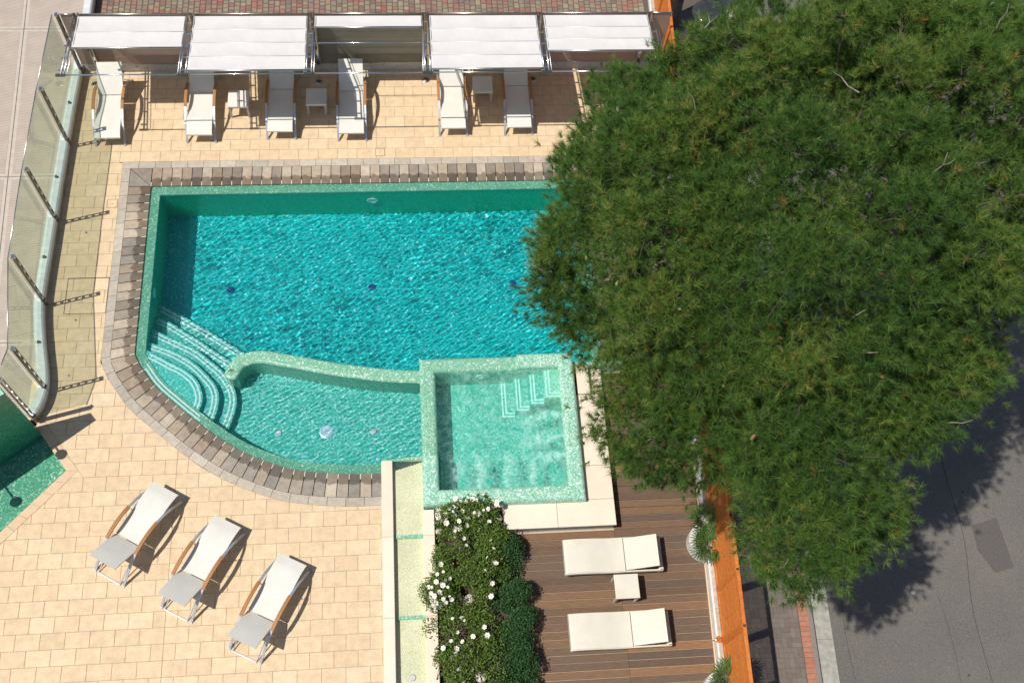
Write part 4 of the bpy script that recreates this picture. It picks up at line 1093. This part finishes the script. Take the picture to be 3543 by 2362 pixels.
def pine(label, base, lean, clumps, centre, seed, per, nn=42, cones=80, twigs=60):
    g = np.random.default_rng(seed); T = thing('pine_tree', label, 'tree', base)
    def ch(o): o.parent = T; o.matrix_parent_inverse = Matrix.Translation(-Vector(base)); return o
    b = Vector(base); top = Vector(lean); tr = []; rr = []
    for i in range(12):
        t = i/11; p = b.lerp(top, t); p.x += .14*math.sin(t*5+seed); p.y += .10*math.sin(t*4+1); tr.append(tuple(p)); rr.append(.24*(1-t)**.7+.05+(.10 if i == 0 else 0))
    ch(MB().tube(tr, rr, 14).build('trunk', 'bark', None, True))
    br = MB(); TP = np.array(tr); C = []; A = []; tone = []
    # limbs leave the trunk and fork towards the clumps they carry
    K = np.array([c[:3] for c in clumps]); nl = max(4, len(K)//22); far = K[g.choice(len(K), nl, replace=False)]; limb = []
    for f in far:
        j = int(np.argmin(np.abs(TP[:, 2]-max(TP[3, 2], f[2]-2.2)))); s = TP[max(3, j)]; e = s+(f-s)*.62; e[2] -= .5
        m1 = s+(e-s)*.35+g.normal(size=3)*.18; m2 = s+(e-s)*.7+g.normal(size=3)*.18
        br.tube([tuple(s), tuple(m1), tuple(m2), tuple(e)], [.075, .055, .036, .018], 7); limb += [m1, (m1+m2)/2, m2, (m2+e)/2, e]
    limb = np.array(limb)
    for k, (x, y, z, r) in enumerate(clumps):
        p = np.array((x, y, z)); out = unit(p-centre); core = r > .86
        s = limb[int(np.argmin(np.linalg.norm(limb-(p-out*.5-np.array((0, 0, .4))), axis=1)))]
        mid = (s+p)/2+g.normal(size=3)*.10; mid[2] -= .25+.12*np.linalg.norm(p-s); br.tube([tuple(s), tuple(mid), tuple(p)], [.026, .018, .009], 5)
        n = int(per*r*r*(.40 if core else 1)); d = unit(g.normal(size=(n, 3))+out*.75+np.array((-.05, 0, .60)))
        lump = 1+.16*np.sin(d @ g.normal(size=3)*5+g.uniform(0, 6))+.12*np.sin(d @ g.normal(size=3)*8+g.uniform(0, 6))   # uneven bough
        q = p+d*np.array((1, 1, .80))*(r*lump*np.where(g.random(n) < .09, g.uniform(1.05, 1.38, n), g.uniform(.72, 1.06, n)))[:, None]; q[:, 2] -= .15*r
        ax = unit(d*.7+out*.25+np.array((0, 0, .55))+g.normal(size=(n, 3))*.28)
        C.append(q); A.append(ax); tone.append(np.clip(g.normal(g.uniform(.26, .66), .16, n), .03, .9))
        for i in range(9):
            e = q[g.integers(n)]; br.tube([tuple(p-out*.1), tuple((p+e)/2+g.normal(size=3)*.05), tuple(e)], [.010, .007, .003], 4, False)
    C = np.concatenate(C); A = np.concatenate(A); tone = np.concatenate(tone)
    brown = g.random(len(C)) < .004; tone[brown] = 1.0
    V, t = needle_tufts(C, A, nn, .145, .0032, tone, seed+1)
    ch(obj('crown', fast_mesh('crown', V, 3, 'needles', t), None, 'stuff'))
    ch(br.build('branch_work', 'bark', None, False, 'stuff'))
    # bare twigs and cones that stand out of the needles
    cm = []
    for mat, L in (('cone_brown', .10), ('cone_green', .085), ('cone_grey', .10)):
        m = MB(); m.lathe([(0, 0), (.016, .008), (.024, L*.3), (.019, L*.65), (.008, L*.92), (0, L)], (0, 0, 0), 9); cm.append(m.mesh('cone', mat, True))
    pick = g.choice(len(C), cones+twigs, replace=False)
    for i in pick[:cones]:
        o = obj('cone', cm[int(g.choice(3, p=[.35, .35, .3]))], None); o.location = C[i]+A[i]*.05
        o.rotation_euler = Vector((g.normal()*.6, g.normal()*.6, -1 if g.random() < .6 else .6)).to_track_quat('Z', 'Y').to_euler(); ch(o)
    tw = [MB().tube([(0, 0, 0), (.05, .02, .18), (.03, .06, .34), (.09, .10, .48)], [.012, .010, .007, .003], 5).mesh('twig', 'twig'), MB().tube([(0, 0, 0), (-.04, .02, .14), (.02, .0, .30)], [.010, .008, .003], 5).tube([(-.03, .02, .12), (-.10, .08, .22), (-.12, .10, .30)], [.007, .005, .002], 5).mesh('twig', 'twig')]
    for i in pick[cones:]:
        o = obj('twig', tw[int(g.integers(2))], None); o.location = C[i]-A[i]*.12
        o.rotation_euler = Vector(A[i]+g.normal(size=3)*.6).to_track_quat('Z', 'Y').to_euler(); ch(o)
    return T
CL = [tuple(float(v) for v in s.split()) for s in '''14.2 4.5 9.7 0.5; 14.6 1.4 9.4 0.5; 13.3 2.7 9.2 0.6; 13.1 0.8 9.1 0.7; 14.9 2.8 9.1 0.6; 15.1 3.8 9.1 0.6; 16.1 3.9 9.1 0.7; 14.3 0.6 9.0 0.6; 16.7 1.9 9.0 0.5; 15.1 1.8 8.8 0.8; 12.8 3.8 8.8 0.5; 17.2 0.8 8.7 0.5; 15.6 5.0 8.7 0.8; 15.6 1.0 8.7 0.8; 13.7 1.5 8.6 0.6; 13.9 2.2 8.5 1.1; 16.6 5.0 8.5 0.7; 13.6 4.4 8.5 0.7; 12.3 3.5 8.5 0.6; 17.1 3.4 8.5 0.6; 13.0 2.0 8.4 0.8; 17.3 4.6 8.4 0.6; 14.1 5.0 8.3 0.7; 11.3 1.9 8.3 0.7; 12.7 0.7 8.3 0.7; 14.1 0.0 8.3 0.5; 13.1 -0.2 8.3 0.5; 15.9 6.4 8.3 0.6; 12.4 2.3 8.3 0.6; 17.9 3.6 8.3 0.8; 14.0 2.8 8.2 0.9; 14.6 0.9 8.2 1.0; 13.5 3.1 8.2 1.1; 16.7 5.1 8.2 0.8; 13.3 5.2 8.2 0.7; 16.8 2.4 8.1 0.5; 12.3 1.6 8.1 0.7; 13.0 2.6 8.0 0.9; 11.5 0.8 8.0 0.6; 17.4 5.5 8.0 0.7; 12.9 1.6 8.0 1.1; 17.6 2.4 8.0 0.7; 16.7 6.2 8.0 0.8; 13.8 6.0 8.0 0.5; 13.6 0.8 8.0 0.9; 14.6 0.3 8.0 0.7; 16.2 4.4 8.0 0.8; 12.5 4.0 8.0 0.7; 15.8 5.4 8.0 0.6; 16.5 3.1 8.0 0.7; 11.8 3.5 7.9 0.6; 14.9 2.4 7.9 1.0; 12.7 0.0 7.9 0.6; 16.5 5.7 7.8 0.8; 17.2 1.4 7.8 0.8; 17.4 6.7 7.8 0.8; 13.2 -0.7 7.8 0.5; 15.1 0.8 7.8 0.9; 12.3 2.7 7.8 1.0; 17.9 5.2 7.8 0.5; 14.5 4.7 7.8 1.1; 15.4 2.8 7.7 1.1; 14.3 3.5 7.7 1.1; 12.6 1.1 7.7 1.0; 15.9 3.6 7.7 0.5; 14.3 -0.0 7.7 0.6; 13.2 3.6 7.7 1.1; 16.8 2.0 7.6 0.6; 12.9 5.4 7.6 0.6; 11.4 1.5 7.6 0.7; 11.2 3.4 7.6 0.5; 18.2 4.2 7.6 0.7; 15.0 0.2 7.6 0.6; 12.7 -0.8 7.6 0.7; 17.2 3.1 7.6 0.6; 13.7 0.4 7.5 1.0; 16.3 6.3 7.5 0.6; 12.8 4.1 7.5 0.9; 18.1 6.1 7.5 0.6; 15.5 4.7 7.5 0.8; 12.2 3.8 7.5 0.5; 15.5 0.8 7.5 1.0; 12.4 0.5 7.4 1.0; 15.3 6.3 7.4 0.7; 16.9 7.4 7.4 0.7; 13.5 -1.2 7.4 0.7; 15.6 3.3 7.4 1.0; 18.0 3.0 7.3 0.8; 14.7 -0.2 7.3 0.5; 12.0 0.7 7.3 0.5; 12.3 2.4 7.3 1.0; 11.5 4.1 7.3 0.5; 18.6 5.0 7.3 0.5; 13.9 0.1 7.3 1.1; 15.4 0.2 7.2 0.7; 13.5 5.3 7.2 0.8; 14.2 4.6 7.2 0.9; 15.6 6.1 7.2 0.8; 14.6 5.4 7.2 1.0; 13.0 -2.6 7.2 0.5; 13.4 -2.3 7.2 0.6; 17.4 1.8 7.2 0.7; 12.5 5.4 7.2 0.6; 12.9 -1.3 7.2 0.6; 16.2 6.2 7.1 0.5; 16.9 2.1 7.1 0.5; 11.0 3.0 7.1 0.7; 17.8 6.9 7.1 0.8; 12.0 2.2 7.1 1.0; 12.7 3.9 7.1 1.0; 17.8 4.0 7.1 0.5; 15.7 3.8 7.0 0.9; 13.9 -1.9 7.0 0.5; 11.8 1.3 7.0 0.6; 15.6 1.2 7.0 1.0; 12.7 0.4 7.0 1.0; 15.1 -0.3 7.0 0.8; 12.8 -2.3 7.0 0.5; 15.6 4.6 7.0 1.0; 16.2 3.6 7.0 1.0; 11.8 0.0 7.0 0.6; 14.0 5.2 7.0 1.1; 18.3 3.6 7.0 0.8; 16.3 7.2 6.9 0.8; 14.1 0.3 6.9 1.0; 16.0 0.2 6.9 0.6; 16.4 2.0 6.9 0.5; 13.1 5.6 6.9 0.6; 10.9 3.9 6.9 0.5; 18.5 5.9 6.8 0.7; 14.7 5.9 6.8 0.8; 16.4 5.6 6.8 1.0; 11.9 4.6 6.8 0.7; 12.6 3.7 6.8 0.9; 15.6 5.2 6.8 0.7; 12.1 1.9 6.8 0.9; 11.5 0.6 6.7 0.5; 13.2 -1.7 6.7 0.8; 12.9 0.4 6.7 1.0; 18.1 1.9 6.7 0.5; 12.4 4.9 6.7 0.6; 14.4 0.2 6.7 1.0; 17.2 6.8 6.7 0.5; 15.8 4.4 6.7 0.9; 10.7 2.5 6.7 0.8; 15.4 1.6 6.7 0.9; 15.3 -0.0 6.6 0.8; 17.3 2.7 6.6 0.5; 15.2 6.0 6.6 1.0; 16.6 2.6 6.6 1.0; 17.2 4.4 6.6 1.0; 11.4 -0.8 6.6 0.5; 12.1 -0.2 6.6 0.7; 11.3 0.5 6.6 0.6; 13.7 4.6 6.6 1.1; 12.0 3.9 6.6 1.1; 14.2 -1.4 6.6 0.6; 15.9 7.1 6.5 0.6; 18.9 4.3 6.5 0.6; 11.8 1.5 6.5 1.0; 16.0 0.7 6.5 0.6; 12.9 4.9 6.5 0.6; 13.1 0.2 6.5 0.9; 15.7 6.8 6.5 0.6; 17.9 6.3 6.5 0.7; 17.0 1.9 6.4 0.8; 11.5 3.1 6.4 0.5; 14.8 -0.3 6.4 0.9; 17.0 4.3 6.4 0.6; 14.2 6.4 6.4 1.0; 18.0 5.2 6.4 1.0; 17.3 6.2 6.4 1.0; 11.1 -0.2 6.4 0.6; 11.8 0.3 6.4 0.6; 14.3 6.1 6.4 0.8; 16.2 1.8 6.3 0.9; 12.1 4.6 6.3 0.8; 13.5 4.3 6.3 1.0; 15.3 4.4 6.3 0.9; 11.6 5.1 6.3 0.6; 15.5 0.3 6.3 0.6; 12.3 1.4 6.3 1.0; 13.6 -1.9 6.3 0.5; 12.1 3.4 6.3 1.0; 10.7 2.0 6.2 0.8; 12.3 -0.6 6.2 0.7; 12.3 5.7 6.2 0.6; 12.6 6.3 6.2 0.4; 10.6 1.9 6.2 0.5; 13.2 -0.3 6.2 1.1; 16.6 3.1 6.1 0.6; 14.6 -1.5 6.1 0.7; 15.5 2.2 6.1 1.0; 15.0 -0.0 6.1 0.9; 12.4 5.4 6.0 0.7; 15.0 6.1 6.0 0.6; 10.6 3.2 6.0 0.5; 11.0 4.5 6.0 0.6; 12.0 6.0 6.0 0.6; 16.7 0.8 6.0 0.6; 11.8 -0.2 5.9 0.8; 16.2 4.4 5.9 0.6; 11.9 4.3 5.9 0.6; 13.9 6.0 5.9 0.6; 10.7 2.8 5.9 0.6; 15.1 4.8 5.9 0.9; 11.3 1.6 5.9 0.8; 11.3 5.2 5.8 0.5; 15.1 0.4 5.8 0.9; 14.0 -1.9 5.8 0.6; 12.3 4.7 5.7 0.7; 13.0 4.4 5.6 1.0; 13.6 5.1 5.6 0.5; 11.7 6.4 5.6 0.5; 13.7 -0.0 5.5 0.9; 11.7 4.0 5.5 0.7; 15.9 0.9 5.4 0.5; 11.8 1.9 5.3 0.7; 13.4 -0.1 5.1 0.5; 13.9 0.2 5.0 1.1; 14.0 3.8 5.0 0.9; 13.0 3.4 4.9 0.9; 13.6 1.6 4.7 0.8; 12.9 2.8 4.6 0.5; 14.5 0.3 4.6 0.5; 14.7 1.1 4.4 0.6'''.split(';')]
pine('large bushy pine whose crown hangs over the pool end, deck and street', (14.95, 3.0, -1.13), (13.6, 2.2, 8.2), CL, np.array((13.7, 2.2, 6.2)), 5, 520)
g2 = np.random.default_rng(8); c2 = []
for i in range(46):
    d = g2.normal(size=3); d /= np.linalg.norm(d); c2.append((16.0+d[0]*2.6, 16.4+d[1]*2.4, 7.2+d[2]*1.7, g2.uniform(.5, .8)))
pine('second pine at the top edge, only its dark trunk base in view', (15.12, 13.9, -1.13), (16.0, 16.0, 7.6), c2, np.array((16.0, 16.4, 6.5)), 17, 70, nn=30, cones=4, twigs=6)

# ------------------------------------------------------------------ street lamp under the pine
t = thing('street_lamp', 'street lamp with a round glossy dark grey head beside the orange fence and pine', 'street lamp', (14.93, 11.15, zs))
MB().tube([(0, 0, 0), (0, 0, 3.66)], .045, 12).build('pole', 'dark_steel', t, True)
MB().lathe([(0, .0), (.09, .0), (.085, .12), (.05, .2), (.045, .2)], (0, 0, 0), 14).build('pole_base', 'dark_steel', t, True)
MB().lathe([(0, 3.77), (.12, 3.765), (.25, 3.735), (.375, 3.69), (.40, 3.655), (.39, 3.63), (.10, 3.62), (0, 3.62)], (0, 0, 0), 36).build('lamp_head', 'lamp_gloss', t, True)

# ------------------------------------------------------------------ rose bed
bed = struct(MB().box(8.325, 9.8, -8.3, .54, -.5, -.17).build('flower_bed', 'soil'))
bedc = struct(MB().box(12.56, 14.0, 3.7, 9.1, -.5, -.03).build('rock_bed', 'gravel_bed'))
def leaves(name, mat, pts, size, tone, seed, flat=.55):
    g = np.random.default_rng(seed); n = len(pts)
    nrm = unit(g.normal(size=(n, 3))*flat+np.array((-.15, -.1, 1.0))*.8); a = unit(np.cross(nrm, g.normal(size=(n, 3)))); b = np.cross(nrm, a)
    L = size*g.uniform(.6, 1.25, (n, 1)); W = L*.62
    V = np.stack([pts-a*L*.5, pts+b*W*.5, pts+a*L*.5+nrm*L*.08, pts-b*W*.5], 1).reshape(-1, 3)
    return fast_mesh(name, V, 4, mat, tone)
def mound(g, n, lobes):
    """points near the surface of a union of lobes (x, y, z, rx, ry, rz)"""
    sub_ = []
    for l in lobes:                                                # each lobe carries smaller sprays
        for k in range(16):
            d = unit(g.normal(size=3)); d[2] = abs(d[2])*.9; s = g.uniform(.13, .24)
            sub_.append((*(np.array(l[:3])+d*np.array(l[3:])*g.uniform(.75, .98)), s, s, s*.9))
    lobes = sub_
    P = []
    w = np.array([l[3]*l[4] for l in lobes]); w = w/w.sum()
    for l, k in zip(lobes, (w*n).astype(int)):
        d = unit(g.normal(size=(k, 3))); d[:, 2] = np.abs(d[:, 2])*.98-.12; r = g.uniform(.55, 1.06, (k, 1))**.6
        P.append(np.array(l[:3])+d*np.array(l[3:])*r+g.normal(size=(k, 3))*.02)
    return np.concatenate(P)
def rose_mesh():
    m = MB(); g = random.Random(3)
    for ring, (n, r, tilt) in enumerate(((6, .036, .35), (5, .027, .75), (4, .017, 1.15))):
        for i in range(n):
            a = 2*math.pi*i/n+ring*.5; ca, sa = math.cos(a), math.sin(a); zt = math.sin(tilt)*r*1.1
            p = [(0, 0, 0), (ca*r*.6-sa*r*.55, sa*r*.6+ca*r*.55, zt*.6), (ca*r*1.15-sa*r*.25, sa*r*1.15+ca*r*.25, zt+.004), (ca*r*1.15+sa*r*.25, sa*r*1.15-ca*r*.25, zt+.002), (ca*r*.6+sa*r*.55, sa*r*.6-ca*r*.55, zt*.6)]
            m.add(p, [(0, 1, 2, 3, 4)])
    me = m.mesh('rose_flower', 'petal'); return me
RM = rose_mesh(); HM = MB().lathe([(0, .016), (.006, .014), (.009, .006), (0, 0)], (0, 0, 0), 8).mesh('flower_heart', 'flower_heart')
bushes = [('white-flowering rose bush nearest the whirlpool rim', (9.0, .25), [(8.85, .30, -.10, .52, .42, .62), (9.25, .35, -.05, .36, .38, .58), (8.95, -.10, -.1, .62, .40, .52), (9.45, -.1, -.1, .28, .35, .42), (9.3, -.45, -.1, .3, .3, .42)], 46),
          ('white-flowering rose bush in the middle of the flower bed', (8.85, -.95), [(8.75, -.65, -.1, .52, .45, .55), (8.75, -1.15, -.1, .58, .45, .52), (9.2, -.85, -.1, .45, .5, .50), (8.35, -1.2, .0, .32, .28, .38)], 38),
          ('white-flowering rose bush at the bottom edge of the flower bed', (8.85, -2.3), [(8.7, -1.75, -.1, .52, .45, .52), (8.7, -2.4, -.1, .45, .5, .52), (9.05, -2.0, -.1, .5, .5, .50), (8.95, -2.85, -.1, .6, .5, .5), (8.8, -3.5, -.1, .6, .5, .5), (8.8, -4.3, -.1, .55, .5, .5)], 34)]
for bi, (lab, (bx, by), lobes, nf) in enumerate(bushes):
    g = np.random.default_rng(50+bi); T = thing('rose_bush', lab, 'rose bush', (bx, by, -.17), group='white rose bushes')
    P = mound(g, 15000, lobes)-np.array((bx, by, -.17)); tone = np.clip(g.normal(.45, .2, len(P)), 0, 1)
    obj('foliage', leaves('foliage', 'rose_leaf', P, .046, tone, 60+bi, .8), T, 'stuff')
    st = MB()
    for l in lobes:
        for k in range(4): st.tube([(l[0]-bx+g.normal()*.05, l[1]-by+g.normal()*.05, 0), (l[0]-bx+g.normal()*l[3]*.4, l[1]-by+g.normal()*l[4]*.4, .25), (l[0]-bx+g.normal()*l[3]*.5, l[1]-by+g.normal()*l[4]*.5, .45)], [.012, .008, .004], 5)
    st.build('stem_work', 'stem', T, kind='stuff')
    top = P[np.argsort(-P[:, 2])]; cand = P[P[:, 2] > np.quantile(P[:, 2], .80)]
    for k in range(nf):
        c = cand[int(g.integers(len(cand)))]; l = 1.0
        if g.random() < .45:
            for _ in range(6):
                c2_ = cand[int(g.integers(len(cand)))]
                if c2_[0] < c[0]: c = c2_
        o = obj('rose_flower', RM, T); o.location = (c[0], c[1], c[2]+.045); sc_ = g.uniform(.7, 1.4); o.scale = (sc_,)*3
        o.rotation_euler = (g.normal()*.5, g.normal()*.5, g.uniform(0, 6.28)); h = obj('flower_heart', HM, o); h.location = (0, 0, .012)
g = np.random.default_rng(91); T = thing('evergreen_hedge', 'dense dark green low hedge between the rose bushes and timber deck', 'hedge', (9.8, -1.5, -.33))
lob = [(9.68, -.45, -.25, .30, .45, .48), (9.72, -1.1, -.25, .36, .5, .52), (9.80, -1.75, -.25, .36, .5, .52), (9.72, -2.4, -.25, .46, .5, .55), (9.72, -3.1, -.25, .46, .6, .55), (9.72, -3.8, -.25, .46, .5, .5), (9.6, -4.6, -.25, .46, .6, .5), (9.6, -5.6, -.25, .46, .6, .5), (9.45, -.05, -.2, .2, .25, .35)]
P = mound(g, 60000, lob)-np.array((9.8, -1.5, -.33)); obj('foliage', leaves('foliage', 'hedge_leaf', P, .040, np.clip(g.normal(.45, .22, len(P)), 0, 1), 92, .9), T, 'stuff')
st = MB()
for l in lob:
    for k in range(7): st.tube([(l[0]-9.8, l[1]+1.5, 0), (l[0]-9.8+g.normal()*.15, l[1]+1.5+g.normal()*.2, .3), (l[0]-9.8+g.normal()*.2, l[1]+1.5+g.normal()*.25, .5)], [.014, .009, .004], 5)
st.build('stem_work', 'stem', T, kind='stuff')

# ------------------------------------------------------------------ rocks
def rock_mesh(seed, n=14):
    g = np.random.default_rng(seed); m = MB(); V = []; F = []
    k = g.normal(size=(5, 3)); ph = g.uniform(0, 6.28, 5)
    for i in range(n+1):
        th = math.pi*i/n
        for j in range(n*2):
            a = math.pi*j/n; d = np.array((math.sin(th)*math.cos(a), math.sin(th)*math.sin(a), math.cos(th)))
            r = 1+.16*sum(math.sin(float(k[q] @ d)*2.2+ph[q]) for q in range(5))/1.6; r = min(r, 1.02+.0*r)
            V.append(tuple(d*r))
    for i in range(n):
        for j in range(n*2): F.append((i*2*n+j, i*2*n+(j+1) % (2*n), (i+1)*2*n+(j+1) % (2*n), (i+1)*2*n+j))
    return m.add(V, F).mesh('boulder', 'rock', True)
RK = [rock_mesh(s) for s in (1, 2, 3)]
def rock(loc, s, label, k, group=None):
    t = thing('boulder', label, 'boulder', loc, R.uniform(0, 6), group, RK[k % 3]); t.scale = s; return t
rock((8.47, .42, -.02), (.13, .16, .12), 'pale boulder in the rose bed corner against the channel coping', 0)
rock((9.55, .28, .02), (.13, .15, .12), 'pale boulder beside the rose bush on the stone platform corner', 1)
rock((8.40, .10, -.05), (.07, .10, .08), 'small pale stone beside the channel coping under the roses', 2)
rock((8.42, .52, -.03), (.05, .04, .05), 'tiny pale stone at the corner of the whirlpool and channel coping', 1)
rock((8.95, -1.28, .0), (.13, .10, .09), 'pale stone showing between the roses in the middle of the bed', 0)
rock((9.1, -2.72, .0), (.12, .12, .09), 'pale stone showing between the roses near the bottom of the bed', 2)
for i, (x, y, s) in enumerate(((12.95, 7.7, .42), (13.35, 6.9, .36), (12.92, 6.3, .40), (13.0, 5.2, .34), (13.4, 5.7, .38), (12.95, 4.3, .36), (13.45, 8.4, .4), (13.4, 4.7, .3))):
    rock((x, y, .03), (s, s*.85, s*.62), 'pale boulder half hidden under the pine at the far end of the pool', i, 'boulders under the pine')

# ------------------------------------------------------------------ fan palms
def fan_mesh(seed):
    g = np.random.default_rng(seed); V = []; n = 17
    for i in range(n):
        a = rad(-120+240*i/(n-1)); L = .29*(1-.25*(abs(i-8)/8)**2)*g.uniform(.9, 1.08); d = np.array((math.cos(a), math.sin(a), .10+.12*g.normal())); s = np.array((-math.sin(a), math.cos(a), 0))
        m_ = d*L*.55; V += [np.zeros(3), m_-s*.013, d*L-np.array((0, 0, .025)), m_+s*.013]
    return fast_mesh('leaf_fan', np.array(V), 4, 'palm_leaf', np.clip(g.normal(.5, .2, n), 0, 1))
FM = [fan_mesh(s) for s in (1, 2, 3)]
def palm(loc, label, seed, nleaf):
    g = np.random.default_rng(seed); T = thing('fan_palm', label, 'palm', loc, group='fan palms along the deck wall')
    MB().tube([(0, 0, 0), (.01, 0, .1), (.0, .01, .2)], [.045, .05, .035], 10).build('stem', 'bark', T, True)
    for i in range(nleaf):
        a = 2.4*i+g.uniform(-.3, .3); el = rad(g.uniform(10, 65)); L = g.uniform(.14, .30)
        d = np.array((math.cos(a)*math.cos(el), math.sin(a)*math.cos(el), math.sin(el))); tip = np.array((0, 0, .18))+d*L
        lf = obj('leaf', FM[int(g.integers(3))], T); lf.location = tip; q = Vector(d).to_track_quat('X', 'Z'); lf.rotation_euler = q.to_euler()
        st_ = MB().tube([(0, 0, .17), tuple(tip)], .006, 5).build('leaf_stalk', 'palm_stalk', T)
palm((13.70, .02, -.12), 'fan palm in the upper half of the white semicircular planter', 3, 13)
palm((13.76, -.50, -.12), 'fan palm in the lower half of the white semicircular planter', 4, 13)
palm((13.74, -3.05, -.12), 'fan palm at the bottom edge of the photo beside the orange fence', 5, 13)

for o in RECV: o.cycles.is_caustics_receiver = True
